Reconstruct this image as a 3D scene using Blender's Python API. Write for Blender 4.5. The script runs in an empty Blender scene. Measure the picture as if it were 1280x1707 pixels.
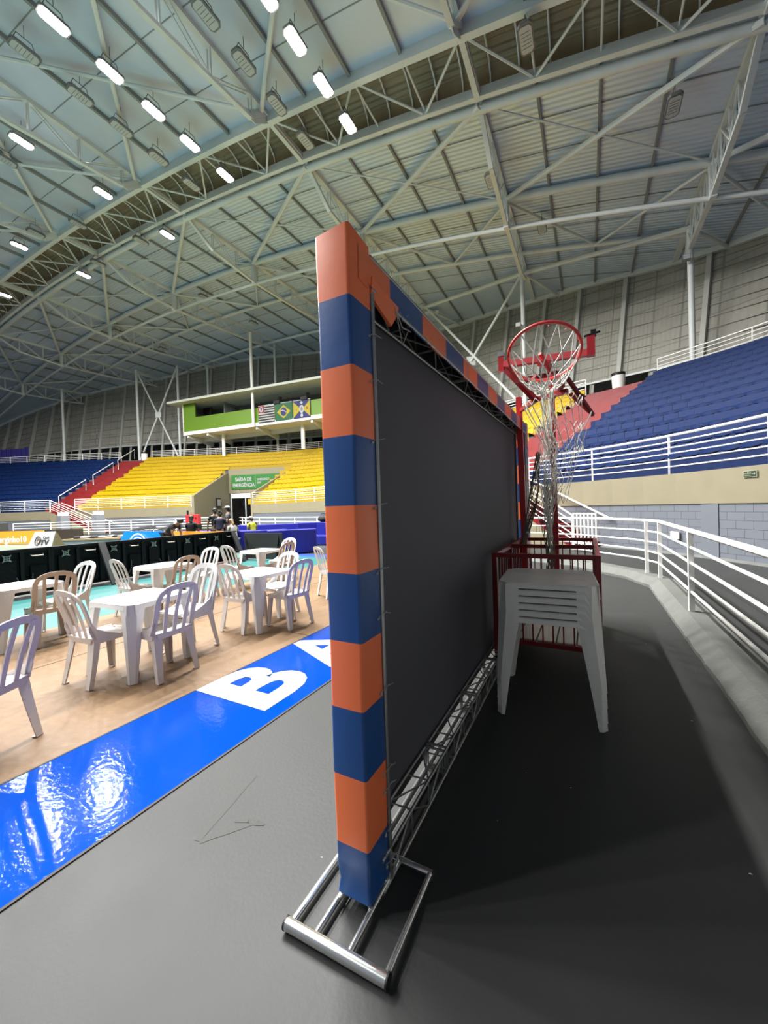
import bpy, bmesh, math, random
import numpy as np
from mathutils import Vector, Matrix
random.seed(7)
PI = math.pi
C = bpy.context.scene.collection
scn = bpy.context.scene
EYE = 1.55
YAW, PITCH, ROLL = math.radians(28), math.radians(-.73), math.radians(1.9)

# ---------------------------------------------------------------- camera, world, exposure
f0 = Vector((-math.sin(YAW), math.cos(YAW), 0)); r0 = Vector((math.cos(YAW), math.sin(YAW), 0)); z0 = Vector((0, 0, 1))
fw = f0*math.cos(PITCH)+z0*math.sin(PITCH); up = -f0*math.sin(PITCH)+z0*math.cos(PITCH)
RR = r0*math.cos(ROLL)-up*math.sin(ROLL); UU = r0*math.sin(ROLL)+up*math.cos(ROLL)
cd = bpy.data.cameras.new('camera'); cam = bpy.data.objects.new('camera', cd); C.objects.link(cam)
cd.sensor_fit = 'HORIZONTAL'; cd.sensor_width = 36; cd.lens = 36*641/1280
cd.clip_start = .05; cd.clip_end = 300
cam.matrix_world = Matrix(((RR.x, UU.x, -fw.x, 0), (RR.y, UU.y, -fw.y, 0), (RR.z, UU.z, -fw.z, EYE), (0, 0, 0, 1)))
scn.camera = cam
scn.view_settings.view_transform = 'Standard'; scn.view_settings.look = 'None'
scn.view_settings.gamma = 1; scn.view_settings.use_curve_mapping = False
scn.view_settings.exposure = 0.98
w = bpy.data.worlds.new('world'); scn.world = w; w.use_nodes = True
bg = w.node_tree.nodes['Background']; bg.inputs[0].default_value = (.75, .85, 1, 1); bg.inputs[1].default_value = .13
LAMP_W = 760          # watts of each lit floodlight


def W(xc, d, z=0):    # hall plan: metres right of / ahead of the viewing axis
    return Vector((xc*r0.x+d*f0.x, xc*r0.y+d*f0.y, z))


# ---------------------------------------------------------------- materials
MATS = {}
KEEP = {'roof_sheet', 'roof_lining', 'painted_steel', 'grey_purlin', 'wall_cladding', 'brushed_aluminium', 'polished_tube', 'charcoal_screen_cloth', 'cable_tie', 'blue_advert',
        'orange_advert', 'lit_lens', 'dark_monitor_sheet', 'unlit_lens', 'lamp_housing', 'girt', 'slab_paint', 'booth_grey', 'orange_vinyl', 'navy_vinyl', 'red_paint', 'orange_red_paint',
        'dark_red_paint', 'white_plastic', 'clean_white_plastic', 'tan_plastic', 'greyed_plastic', 'white_paint', 'white_cord', 'dirty_cord', 'rib_paint', 'silver_bracket', 'pale_handle'}
ALB = .42          # base colours outside KEEP cut down to deepen shade and limit bounce light
def mat(name, col, rough=.5, metal=0, bump=0, bscale=20, var=0, vscale=3, emis=None, estr=0, coat=0, wave=None, spec=.5, stretch=None, alpha=None):
    if name in MATS: return MATS[name]
    if name not in KEEP: col = tuple(c*ALB for c in col)
    m = bpy.data.materials.new(name); m.use_nodes = True; MATS[name] = m
    nt = m.node_tree; N = nt.nodes; L = nt.links; b = N['Principled BSDF']
    b.inputs['Base Color'].default_value = (*col, 1); b.inputs['Roughness'].default_value = rough
    b.inputs['Metallic'].default_value = metal; b.inputs['Specular IOR Level'].default_value = spec
    b.inputs['Coat Weight'].default_value = coat; b.inputs['Coat Roughness'].default_value = .08
    if emis: b.inputs['Emission Color'].default_value = (*emis, 1); b.inputs['Emission Strength'].default_value = estr
    tc = N.new('ShaderNodeTexCoord'); src = tc.outputs['Object']
    if stretch:
        mp = N.new('ShaderNodeMapping'); mp.inputs['Scale'].default_value = stretch; L.new(src, mp.inputs[0]); src = mp.outputs[0]
    if var:
        n = N.new('ShaderNodeTexNoise'); n.inputs['Scale'].default_value = vscale; n.inputs['Detail'].default_value = 6; L.new(src, n.inputs['Vector'])
        r = N.new('ShaderNodeValToRGB'); r.color_ramp.elements[0].position = .3; r.color_ramp.elements[1].position = .7
        r.color_ramp.elements[0].color = (*[c*(1-var) for c in col], 1); r.color_ramp.elements[1].color = (*[min(1, c*(1+var)) for c in col], 1)
        L.new(n.outputs[0], r.inputs[0]); L.new(r.outputs[0], b.inputs['Base Color'])
        rr = N.new('ShaderNodeMath'); rr.operation = 'MULTIPLY_ADD'; rr.inputs[1].default_value = .25; rr.inputs[2].default_value = max(0, rough-.12)
        L.new(n.outputs[0], rr.inputs[0]); L.new(rr.outputs[0], b.inputs['Roughness'])
    h = None
    if bump:
        n2 = N.new('ShaderNodeTexNoise'); n2.inputs['Scale'].default_value = bscale; n2.inputs['Detail'].default_value = 4; L.new(src, n2.inputs['Vector']); h = n2.outputs[0]
        bp = N.new('ShaderNodeBump'); bp.inputs['Strength'].default_value = bump; bp.inputs['Distance'].default_value = .02
        L.new(h, bp.inputs['Height']); L.new(bp.outputs[0], b.inputs['Normal'])
    if wave:          # (axis, scale, strength, distance)
        wv = N.new('ShaderNodeTexWave'); wv.bands_direction = wave[0]; wv.inputs['Scale'].default_value = wave[1]; wv.inputs['Distortion'].default_value = 0
        L.new(src, wv.inputs['Vector'])
        bp2 = N.new('ShaderNodeBump'); bp2.inputs['Strength'].default_value = wave[2]; bp2.inputs['Distance'].default_value = wave[3]
        L.new(wv.outputs['Fac'], bp2.inputs['Height'])
        if bump: L.new(bp.outputs[0], bp2.inputs['Normal'])
        L.new(bp2.outputs[0], b.inputs['Normal'])
    return m


M = dict(
    floor=mat('painted_concrete', (.076, .079, .0765), .55, bump=.05, bscale=50, var=.12, vscale=1.3, spec=.25),
    concrete=mat('bare_concrete', (.27, .28, .255), .8, bump=.4, bscale=30, var=.18, vscale=2.5),
    conc2=mat('worn_concrete', (.24, .24, .215), .8, bump=.4, bscale=30, var=.2, vscale=1.5),
    kraft=mat('kraft_sheet', (.42, .255, .13), .5, spec=.25, bump=.5, bscale=4, var=.1, vscale=1.2),
    seam=mat('dark_seam', (.05, .03, .02), .7),
    blue_vinyl=mat('blue_vinyl', (.0, .10, .72), .07, bump=.07, bscale=30, spec=.2),
    white_vinyl=mat('white_vinyl', (.78, .78, .76), .3),
    teal=mat('teal_mat', (.0, .22, .21), .5, bump=.05),
    court=mat('pale_court', (.22, .42, .34), .3),
    far_blue=mat('blue_mat', (.04, .12, .6), .4),
    orange=mat('orange_vinyl', (.88, .185, .06), .42, bump=.12, bscale=6),
    navy=mat('navy_vinyl', (.013, .072, .25), .38, bump=.12, bscale=6),
    alu=mat('brushed_aluminium', (.34, .35, .345), .4, .85, bump=.05, bscale=80),
    chrome=mat('polished_tube', (.78, .78, .76), .2, .95),
    rubber=mat('black_rubber', (.02, .02, .02), .6),
    sheet=mat('charcoal_screen_cloth', (.075, .075, .088), .7, bump=.05, bscale=200),
    void=mat('black_cloth', (.006, .006, .007), .8),
    tie=mat('cable_tie', (.35, .35, .33), .4),
    plastic=mat('white_plastic', (.62, .58, .56), .33, var=.05, vscale=4),
    plastic_w=mat('clean_white_plastic', (.66, .66, .65), .3),
    plastic_t=mat('tan_plastic', (.44, .37, .31), .35),
    plastic_g=mat('greyed_plastic', (.80, .78, .71), .35, var=.08, vscale=3),
    red=mat('red_paint', (.40, .015, .02), .4),
    redd=mat('dark_red_paint', (.20, .005, .008), .4),
    rimred=mat('orange_red_paint', (.75, .07, .06), .32),
    cord=mat('white_cord', (.85, .83, .77), .8),
    cord_d=mat('dirty_cord', (.20, .18, .14), .85),
    white=mat('white_paint', (.78, .77, .73), .4, var=.04),
    seat_b=mat('blue_seat_plastic', (.008, .034, .155), .55, spec=.12, var=.18, vscale=2),
    seat_y=mat('yellow_seat_plastic', (.85, .56, .0), .5, spec=.2, var=.06, vscale=2),
    step_b=mat('blue_step_paint', (.008, .03, .14), .6, spec=.2),
    step_y=mat('yellow_step_paint', (.78, .5, .0), .55),
    step_r=mat('red_step_paint', (.42, .02, .02), .55, var=.12, vscale=2),
    beige=mat('beige_paint', (.50, .44, .28), .6, var=.03),
    steel=mat('painted_steel', (.58, .61, .60), .5, var=.06, vscale=1),
    ribpaint=mat('rib_paint', (.42, .42, .385), .5),
    steel_d=mat('grey_purlin', (.20, .21, .21), .55),
    roof=mat('roof_sheet', (.54, .64, .78), .36, .25, wave=('Y', 1.25, .55, .05), var=.07, vscale=.25),
    roof_n=mat('roof_lining', (.50, .57, .68), .42, .15, bump=.15, bscale=8, var=.07, vscale=.4),
    monitor=mat('dark_monitor_sheet', (.26, .20, .12), .5, wave=('Y', 2.0, .8, .04), var=.3, vscale=.5),
    cladding=mat('wall_cladding', (.22, .215, .19), .5, var=.12, vscale=.3),
    glass=mat('dark_window_glass', (.006, .006, .007), .12),
    lime=mat('lime_paint', (.27, .52, .03), .5),
    sofab=mat('blue_foam_vinyl', (.025, .03, .5), .4, bump=.1, bscale=5),
    black=mat('black_plastic', (.012, .013, .015), .55, spec=.3),
    darkgrey=mat('dark_grey_board', (.06, .065, .065), .5),
    ledback=mat('led_back', (.008, .009, .012), .6, bump=.3, bscale=18, spec=.2),
    silver=mat('silver_bracket', (.42, .41, .38), .5),
    copper=mat('pale_handle', (.7, .55, .45), .35, .3),
    ledblue=mat('blue_advert', (.0, .13, .75), .3, emis=(.0, .15, .8), estr=.35),
    ledwhite=mat('white_advert_print', (.9, .9, .9), .4, emis=(1, 1, 1), estr=.35),
    ledor=mat('orange_advert', (.8, .24, .02), .3, emis=(.9, .22, .02), estr=.22),
    housing=mat('lamp_housing', (.16, .165, .165), .45, .3),
    lensoff=mat('unlit_lens', (.42, .44, .44), .3),
    lens=mat('lit_lens', (1, 1, 1), .3, emis=(1, .96, .92), estr=45),
    green=mat('sign_green', (.05, .34, .05), .5), flaggreen=mat('flag_green', (.01, .2, .07), .6), yellow=mat('flag_yellow', (.8, .62, .0), .6),
    flagblue=mat('flag_blue', (.02, .03, .25), .6), fwhite=mat('flag_white', (.8, .8, .8), .6), fblack=mat('flag_black', (.015, .012, .015), .6), fred=mat('flag_red', (.6, .03, .03), .6),
    skin=mat('skin', (.5, .27, .18), .5), hair=mat('dark_hair', (.02, .013, .01), .6), blond=mat('fair_hair', (.5, .33, .15), .6),
    cloth_black=mat('black_shirt_cloth', (.012, .012, .014), .8), cloth_navy=mat('navy_shirt_cloth', (.015, .018, .07), .8), cloth_grey=mat('grey_shirt_cloth', (.12, .12, .13), .8),
    cloth_white=mat('white_shirt_cloth', (.7, .68, .6), .8), cloth_yellow=mat('yellow_vest_cloth', (.75, .8, .03), .7), denim=mat('dark_denim', (.03, .035, .07), .8), shoe=mat('dark_shoe', (.02, .02, .02), .5),
    plywood=mat('plywood', (.5, .36, .2), .6, var=.1), grey_box=mat('grey_laminate', (.3, .36, .38), .5),
)

# block wall: grey-blue painted concrete blocks laid in courses (UV in metres)
def block_mat():
    m = bpy.data.materials.new('painted_blockwork'); m.use_nodes = True; N = m.node_tree.nodes; L = m.node_tree.links; b = N['Principled BSDF']
    uv = N.new('ShaderNodeUVMap'); br = N.new('ShaderNodeTexBrick'); L.new(uv.outputs[0], br.inputs[0])
    br.inputs['Scale'].default_value = 1; br.inputs['Brick Width'].default_value = .4; br.inputs['Row Height'].default_value = .2
    br.inputs['Mortar Size'].default_value = .007; br.inputs['Mortar Smooth'].default_value = .1
    br.inputs['Color1'].default_value = (0.1302, 0.1428, 0.1638, 1); br.inputs['Color2'].default_value = (0.1218, 0.1344, 0.1575, 1); br.inputs['Mortar'].default_value = (0.063, 0.0693, 0.0798, 1)
    L.new(br.outputs[0], b.inputs['Base Color']); b.inputs['Roughness'].default_value = .55
    bp = N.new('ShaderNodeBump'); bp.inputs['Strength'].default_value = .6; bp.inputs['Distance'].default_value = .01; bp.invert = True
    L.new(br.outputs['Fac'], bp.inputs['Height']); L.new(bp.outputs[0], b.inputs['Normal']); return m
M['block'] = block_mat()
def clad_mat():
    m = bpy.data.materials.new('ribbed_cladding'); m.use_nodes = True; N = m.node_tree.nodes; L = m.node_tree.links; b = N['Principled BSDF']
    uv = N.new('ShaderNodeUVMap')
    wv = N.new('ShaderNodeTexWave'); wv.bands_direction = 'X'; wv.inputs['Scale'].default_value = 1.6; L.new(uv.outputs[0], wv.inputs[0])
    br = N.new('ShaderNodeTexBrick'); L.new(uv.outputs[0], br.inputs[0]); br.inputs['Scale'].default_value = 1; br.inputs['Brick Width'].default_value = 1.1; br.inputs['Row Height'].default_value = 1.0
    br.offset = 0; br.inputs['Mortar Size'].default_value = .035
    br.inputs['Color1'].default_value = (.33, .315, .27, 1); br.inputs['Color2'].default_value = (.29, .28, .24, 1); br.inputs['Mortar'].default_value = (.20, .195, .17, 1)
    L.new(br.outputs[0], b.inputs['Base Color']); b.inputs['Roughness'].default_value = .5
    bp = N.new('ShaderNodeBump'); bp.inputs['Strength'].default_value = .5; bp.inputs['Distance'].default_value = .04
    L.new(wv.outputs['Fac'], bp.inputs['Height']); L.new(bp.outputs[0], b.inputs['Normal']); return m
M['clad'] = clad_mat()


# ---------------------------------------------------------------- mesh helpers
class MB:
    def __init__(s): s.v = []; s.f = []; s.uv = []
    def quad(s, a, b, c, d, uv=None):
        n = len(s.v); s.v += [tuple(a), tuple(b), tuple(c), tuple(d)]; s.f.append((n, n+1, n+2, n+3)); s.uv.append(uv); return s
    def poly(s, pts):
        n = len(s.v); s.v += [tuple(p) for p in pts]; s.f.append(tuple(range(n, n+len(pts)))); s.uv.append(None); return s
    def hexa(s, p):   # 8 corners: bottom 4 ccw, top 4 ccw
        n = len(s.v); s.v += [tuple(q) for q in p]
        for q in ((3, 2, 1, 0), (4, 5, 6, 7), (0, 1, 5, 4), (1, 2, 6, 5), (2, 3, 7, 6), (3, 0, 4, 7)): s.f.append(tuple(n+i for i in q)); s.uv.append(None)
        return s
    def box(s, x0, x1, y0, y1, z0, z1):
        return s.hexa([(x0, y0, z0), (x1, y0, z0), (x1, y1, z0), (x0, y1, z0), (x0, y0, z1), (x1, y0, z1), (x1, y1, z1), (x0, y1, z1)])
    def prism(s, pts, vec):       # extrude polygon along vec
        vec = Vector(vec); n = len(s.v); k = len(pts); s.v += [tuple(p) for p in pts]+[tuple(Vector(p)+vec) for p in pts]
        s.f.append(tuple(range(n+k-1, n-1, -1))); s.uv.append(None); s.f.append(tuple(range(n+k, n+2*k))); s.uv.append(None)
        for i in range(k):
            j = (i+1) % k; s.f.append((n+i, n+j, n+k+j, n+k+i)); s.uv.append(None)
        return s
    def loft(s, rings, closed=True, caps=True):
        n = len(s.v); k = len(rings[0])
        for r in rings: s.v += [tuple(p) for p in r]
        for i in range(len(rings)-1):
            for j in range(k if closed else k-1):
                j2 = (j+1) % k; s.f.append((n+i*k+j, n+i*k+j2, n+(i+1)*k+j2, n+(i+1)*k+j)); s.uv.append(None)
        if caps and closed:
            s.f.append(tuple(range(n+k-1, n-1, -1))); s.uv.append(None); m = n+(len(rings)-1)*k; s.f.append(tuple(range(m, m+k))); s.uv.append(None)
        return s
    def tube(s, pts, r, n=8, closed=False, r2=None):
        pts = [Vector(p) for p in pts]; k = len(pts); rings = []
        for i in range(k):
            if closed: t = pts[(i+1) % k]-pts[i-1]
            else: t = pts[min(i+1, k-1)]-pts[max(i-1, 0)]
            t.normalize(); a = Vector((0, 0, 1)) if abs(t.z) < .9 else Vector((1, 0, 0))
            u = t.cross(a).normalized(); v = t.cross(u).normalized(); rr = r if r2 is None else r+(r2-r)*i/(k-1)
            rings.append([pts[i]+u*rr*math.cos(2*PI*q/n+PI/n)+v*rr*math.sin(2*PI*q/n+PI/n) for q in range(n)])
        if closed: rings.append(rings[0]); return s.loft(rings, True, False)
        return s.loft(rings)
    def bar(s, a, b, w, h=None, upv=(0, 0, 1)):   # rectangular bar
        a = Vector(a); b = Vector(b); h = h or w; t = (b-a).normalized(); u = Vector(upv)
        if abs(t.dot(u)) > .97: u = Vector((0, 1, 0))
        sd = t.cross(u).normalized()*w/2; uu = sd.cross(t).normalized()*h/2
        return s.loft([[p-sd-uu, p+sd-uu, p+sd+uu, p-sd+uu] for p in (a, b)])
    def ball(s, c, rx, ry, rz, n=10, m=7):
        rings = []
        for i in range(m+1):
            th = .02+(PI-.04)*i/m; rings.append([(c[0]+rx*math.sin(th)*math.cos(2*PI*j/n), c[1]+ry*math.sin(th)*math.sin(2*PI*j/n), c[2]-rz*math.cos(th)) for j in range(n)])
        return s.loft(rings)


def obj(name, mb, material, parent=None, smooth=False, bevel=0, world=True):
    me = bpy.data.meshes.new(name); off = Vector((0, 0, 0))
    if parent is not None and world:
        p = parent
        while p is not None: off += p.location; p = p.parent
    me.from_pydata([(v[0]-off.x, v[1]-off.y, v[2]-off.z) for v in mb.v], [], mb.f)
    if any(u is not None for u in mb.uv):
        ul = me.uv_layers.new(name='UVMap'); i = 0
        for fi, f in enumerate(mb.f):
            for q in range(len(f)):
                ul.data[i].uv = mb.uv[fi][q] if mb.uv[fi] else (0, 0); i += 1
    me.materials.append(material)
    me.validate(); bm = bmesh.new(); bm.from_mesh(me)
    if not any(u is not None for u in mb.uv): bmesh.ops.recalc_face_normals(bm, faces=bm.faces)
    bm.to_mesh(me); bm.free()
    if smooth:
        me.polygons.foreach_set('use_smooth', [True]*len(me.polygons)); me.set_sharp_from_angle(angle=math.radians(40))
    o = bpy.data.objects.new(name, me); C.objects.link(o)
    if parent is not None: o.parent = parent
    if bevel:
        b = o.modifiers.new('bevel', 'BEVEL'); b.width = bevel; b.segments = 2; b.limit_method = 'ANGLE'; b.angle_limit = math.radians(35)
    return o


def tag(o, label, cat, group=None, kind=None):
    o['label'] = label; o['category'] = cat
    if group: o['group'] = group
    if kind: o['kind'] = kind
    return o


def thing(name, label, cat, loc=(0, 0, 0), group=None, rz=0):
    o = bpy.data.objects.new(name, None); C.objects.link(o); o.location = loc; o.rotation_euler = (0, 0, rz); o.empty_display_size = .2
    return tag(o, label, cat, group)


def struct(name, mb, m, label=None, **k):
    o = obj(name, mb, m, **k); o['kind'] = 'structure'
    if label: o['label'] = label
    return o


def clone(o, parent=None):
    c = o.copy(); C.objects.link(c)
    if parent is not None: c.parent = parent
    for ch in list(o.children): clone(ch, c)
    return c


def place(src, loc, rz, label, group=None, first=[]):
    if src.name not in first: first.append(src.name); c = src
    else: c = clone(src)
    c.location = loc; c.rotation_euler = (0, 0, rz); c['label'] = label
    if group: c['group'] = group
    elif 'group' in c: del c['group']
    return c


def text_mb(txt, size, depth, bold=.0, font=None, align='CENTER', sx=1):
    cu = bpy.data.curves.new('t', 'FONT'); cu.body = txt; cu.size = size; cu.extrude = depth; cu.align_x = align; cu.align_y = 'CENTER'; cu.offset = bold; cu.resolution_u = 4
    o = bpy.data.objects.new('t', cu); C.objects.link(o); dg = bpy.context.evaluated_depsgraph_get()
    me = bpy.data.meshes.new_from_object(o.evaluated_get(dg)); mb = MB()
    mb.v = [(v.co.x*sx, v.co.y, v.co.z) for v in me.vertices]; mb.f = [tuple(p.vertices) for p in me.polygons]; mb.uv = [None]*len(mb.f)
    bpy.data.objects.remove(o); bpy.data.curves.remove(cu); bpy.data.meshes.remove(me); return mb


def xform(mb, org, ux, uy, uz):
    org, ux, uy, uz = map(Vector, (org, ux, uy, uz)); mb.v = [tuple(org+ux*v[0]+uy*v[1]+uz*v[2]) for v in mb.v]; return mb


# ================================================================ roof profile
RX = [-105, -88, -77, -66, -55, -50, -44, -33.2, -23.1, -13, -3.7, 5.3, 9.3, 14, 20, 28]
RZ = [10, 14.2, 17.0, 19.4, 21.1, 21.7, 22.1, 22.1, 21.5, 20.4, 18.85, 16.85, 15.9, 14.6, 12.6, 9.5]
_pf = np.polyfit(RX, RZ, 6)
def zr(x): return float(np.polyval(_pf, x))

# ================================================================ the seating bowl's plan
FP = [(4.4, -9), (6.9, -3), (8.1, 3), (8.25, 8.2), (7.5, 12), (5.3, 15.6), (1.8, 20.2), (-2.2, 26), (-6.5, 31.5), (-12, 34.8), (-20, 36), (-28, 36.6), (-38, 37), (-50, 38), (-64, 40.5), (-82, 46)]
def catmull(P, n=24):
    out = []
    Q = [(2*P[0][0]-P[1][0], 2*P[0][1]-P[1][1])]+P+[(2*P[-1][0]-P[-2][0], 2*P[-1][1]-P[-2][1])]
    for i in range(1, len(Q)-2):
        for k in range(n):
            t = k/n; a, b, c, d = Q[i-1:i+3]
            out.append(tuple(.5*((2*b[j])+(-a[j]+c[j])*t+(2*a[j]-5*b[j]+4*c[j]-d[j])*t*t+(-a[j]+3*b[j]-3*c[j]+d[j])*t**3) for j in (0, 1)))
    out.append(P[-1]); return out
_c = [W(*p) for p in catmull(FP)]
_s = [0]
for i in range(1, len(_c)): _s.append(_s[-1]+(_c[i]-_c[i-1]).length)
SMAX = _s[-1]
_cx = np.array([p.x for p in _c]); _cy = np.array([p.y for p in _c]); _sa = np.array(_s)
def P(s): return Vector((np.interp(s, _sa, _cx), np.interp(s, _sa, _cy), 0))
def Nn(s):
    t = P(min(SMAX, s+3))-P(max(0, s-3)); t.normalize(); return Vector((t.y, -t.x, 0))
def S_at(xc, d):      # arclength of nearest plan point
    p = W(xc, d); return _s[min(range(len(_c)), key=lambda i: (_c[i]-p).length)]
sA = S_at(8.25, 8.2); sC = S_at(5.3, 15.6); sF = S_at(-12, 34.8)
def depth(s): return float(np.interp(s, [0, sA, sC, sC+8, sF, SMAX], [10.6, 10.6, 12.0, 11.8, 10.8, 10.8]))
NR = 12; ZF = 2.2; RISE = .5
def CWf(s): return float(np.interp(s, [0, sF+6, sF+20, SMAX], [3.0, 3.0, 6.0, 8.0]))
def Q(s, d, z): return P(s)+Nn(s)*d+Vector((0, 0, z))
ZTOP = ZF+NR*RISE

aisR = (S_at(5.3, 15.6)-.6, S_at(5.3, 15.6)+2.4)
aisL = (S_at(-29.0, 36.6), S_at(-32.3, 36.7))
vom = (S_at(-11.9, 34.8), S_at(-17.6, 35.7)); VD = 6.5
secs = [('blue', 0, aisR[0]), ('red', *aisR), ('yellow', aisR[1], aisL[0]), ('red', *aisL), ('blue', aisL[1], SMAX)]
lab = {0: 'blue stepped stand on the right above beige and block wall', 1: 'red stair aisle between yellow seats and right-hand blue seats',
       2: 'yellow stepped stand curving round the far side', 3: 'red stair aisle at far left with white handrails', 4: 'blue stepped stand at the far left edge'}
# ---------------------------------------------------------------- floor
fl = MB(); fl.quad((-90, -14, 0), (26, -14, 0), (26, 62, 0), (-90, 62, 0)); struct('floor', fl, M['floor'], 'grey painted concrete floor')
# roof
for (ya, yb, nm, mt) in ((16.5, 62, 'ceiling', 'roof'), (-14, 14.1, 'ceiling', 'roof_n')):
    r = MB(); xs = [-104+i*2 for i in range(67)]
    for i in range(len(xs)-1):
        r.quad((xs[i], ya, zr(xs[i])), (xs[i], yb, zr(xs[i])), (xs[i+1], yb, zr(xs[i+1])), (xs[i+1], ya, zr(xs[i+1])))
    struct(nm, r, M[mt], 'metal roof sheeting', smooth=True)
r = MB(); xs = [-104+i*2 for i in range(67)]                       # raised dark vault over the strip
for i in range(len(xs)-1):
    for k in range(6):
        a0 = PI*k/6; a1 = PI*(k+1)/6; y0_, y1_ = 15.3-1.3*math.cos(a0), 15.3-1.3*math.cos(a1); h0, h1 = 1.1*math.sin(a0), 1.1*math.sin(a1)
        r.quad((xs[i], y0_, zr(xs[i])+.2+h0), (xs[i], y1_, zr(xs[i])+.2+h1), (xs[i+1], y1_, zr(xs[i+1])+.2+h1), (xs[i+1], y0_, zr(xs[i+1])+.2+h0))
struct('ceiling', r, M['monitor'], 'dark raised roof monitor vault')
# front wall: blockwork to 1.37, beige to 2.2, then terraces
def seg(a, b, st=.6):
    n = max(1, int(round((b-a)/st))); return [a+(b-a)*i/n for i in range(n+1)]
wb = MB(); wg = MB()
for (a, b) in ((0, vom[0]), (vom[1], SMAX)):
    ss = seg(a, b, 1)
    for i in range(len(ss)-1):
        u, v = ss[i], ss[i+1]
        wb.quad(Q(u, 0, 0), Q(v, 0, 0), Q(v, 0, 1.37), Q(u, 0, 1.37), [(u, .03), (v, .03), (v, 1.4), (u, 1.4)])
        wg.quad(Q(u, -.03, 1.37), Q(v, -.03, 1.37), Q(v, -.03, 2.2), Q(u, -.03, 2.2)).quad(Q(u, -.03, 1.37), Q(v, -.03, 1.37), Q(v, .02, 1.37), Q(u, .02, 1.37)).quad(Q(u, -.03, 2.2), Q(v, -.03, 2.2), Q(v, .3, 2.2), Q(u, .3, 2.2))
struct('wall_front', wb, M['block'], 'grey-blue painted block wall under the stands'); struct('wall_band', wg, M['beige'], 'beige painted band above the blockwork')
pil = MB()
for s_ in (S_at(8.2, 9.6), S_at(7.6, 3)):
    t = (P(s_+.3)-P(s_-.3)).normalized(); n = Nn(s_); a = P(s_)
    pil.hexa([a-t*.22-n*.025, a+t*.22-n*.025, a+t*.22+n*.1, a-t*.22+n*.1]+[q+Vector((0, 0, 1.37)) for q in (a-t*.22-n*.025, a+t*.22-n*.025, a+t*.22+n*.1, a-t*.22+n*.1)])
struct('trim_1', pil, mat('pilaster_paint', (.3, .33, .385), .55))
bs = MB(); ss = seg(0, vom[0], 1)
for i in range(len(ss)-1): bs.quad(Q(ss[i], -.12, .0), Q(ss[i+1], -.12, .0), Q(ss[i+1], -.0, .05), Q(ss[i], -.0, .05))
struct('baseboard_right', bs, M['concrete'])
# terraces
tm = {'blue': 'step_b', 'red': 'step_r', 'yellow': 'step_y'}
for si, (cn, a, b) in enumerate(secs):
    mb = MB(); sub = 2 if cn == 'red' else 1; ss = seg(a, b, .8 if cn != 'red' else 1.5)
    for i in range(len(ss)-1):
        u, v = ss[i], ss[i+1]
        for r_ in range(NR*sub):
            run0 = depth(u)/NR/sub; run1 = depth(v)/NR/sub; d0, d1 = r_*run0, r_*run1
            if vom[0] < (u+v)/2 < vom[1] and d0 < VD: continue
            zb = ZF+r_*RISE/sub; zt = zb+RISE/sub
            mb.quad(Q(u, d0, zb), Q(v, d1, zb), Q(v, d1, zt), Q(u, d0, zt))
            mb.quad(Q(u, d0, zt), Q(v, d1, zt), Q(v, d1+run1, zt), Q(u, d0+run0, zt))
    o = obj('grandstand', mb, M[tm[cn]]); tag(o, lab[si], 'grandstand')
# concourse floor and slanted outer wall
cf = MB(); ss = seg(0, SMAX, 1.5); 
for i in range(len(ss)-1):
    u, v = ss[i], ss[i+1]
    cf.quad(Q(u, depth(u), ZTOP), Q(v, depth(v), ZTOP), Q(v, depth(v)+CWf(v)+.2, ZTOP), Q(u, depth(u)+CWf(u)+.2, ZTOP))
struct('floor', cf, M['concrete'], 'concourse slab behind the top seats')
LEAN = 2.2
def wtop(s):
    z = 18
    for _ in range(12):
        p = Q(s, depth(s)+CWf(s)+LEAN, 0); z = zr(p.x)
    return max(z, ZTOP+3)
def Wl(s, f):         # point on the leaning wall, f 0..1 up
    zt = wtop(s); return Q(s, depth(s)+CWf(s)+LEAN*f, ZTOP+(zt-ZTOP)*f)
wl = MB(); ss = seg(0, SMAX, 1.1)
for i in range(len(ss)-1):
    u, v = ss[i], ss[i+1]
    for k in range(5):
        g0, g1 = k/5, (k+1)/5
        h0, h1 = (wtop(u)-ZTOP), (wtop(v)-ZTOP)
        wl.quad(Wl(u, g0), Wl(v, g0), Wl(v, g1), Wl(u, g1), [(u, h0*g0), (v, h1*g0), (v, h1*g1), (u, h0*g1)])
wall_far = struct('wall_outer', wl, M['clad'], 'leaning corrugated outer wall')
# ribs, head beam, windows
RIB = 3.35; nrib = int(SMAX/RIB); hb = MB()
for i in range(nrib+1):
    s_ = i*RIB+1.1; 
    if s_ > SMAX: break
    n = Nn(s_); rb = MB(); rb.bar(Wl(s_, 0)-n*.14, Wl(s_, 1)-n*.14, .26, .3, n); obj('wall_rib', rb, M['ribpaint'], wall_far)
for i in range(int(SMAX/2)):
    u, v = i*2, i*2+2; hb.bar(Wl(u, .985)-Nn(u)*.2, Wl(v, .985)-Nn(v)*.2, .3, .32)
obj('head_beam', hb, M['steel'], wall_far)
gi = MB(); gs = MB()
for i in range(int(SMAX/2)):
    u, v = i*2, i*2+2
    for k in range(1, 9):
        f_ = .2+k*.09; gi.bar(Wl(u, f_)-Nn(u)*.03, Wl(v, f_)-Nn(v)*.03, .05, .05)
    gs.bar(Wl(u, .18+.022*(CWf(u)-3))-Nn(u)*.08, Wl(v, .18+.022*(CWf(v)-3))-Nn(v)*.08, .14, .12)
obj('wall_girts', gi, mat('girt', (.2, .195, .17), .5), wall_far); obj('window_head', gs, M['steel'], wall_far)
wn = 0
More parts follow.
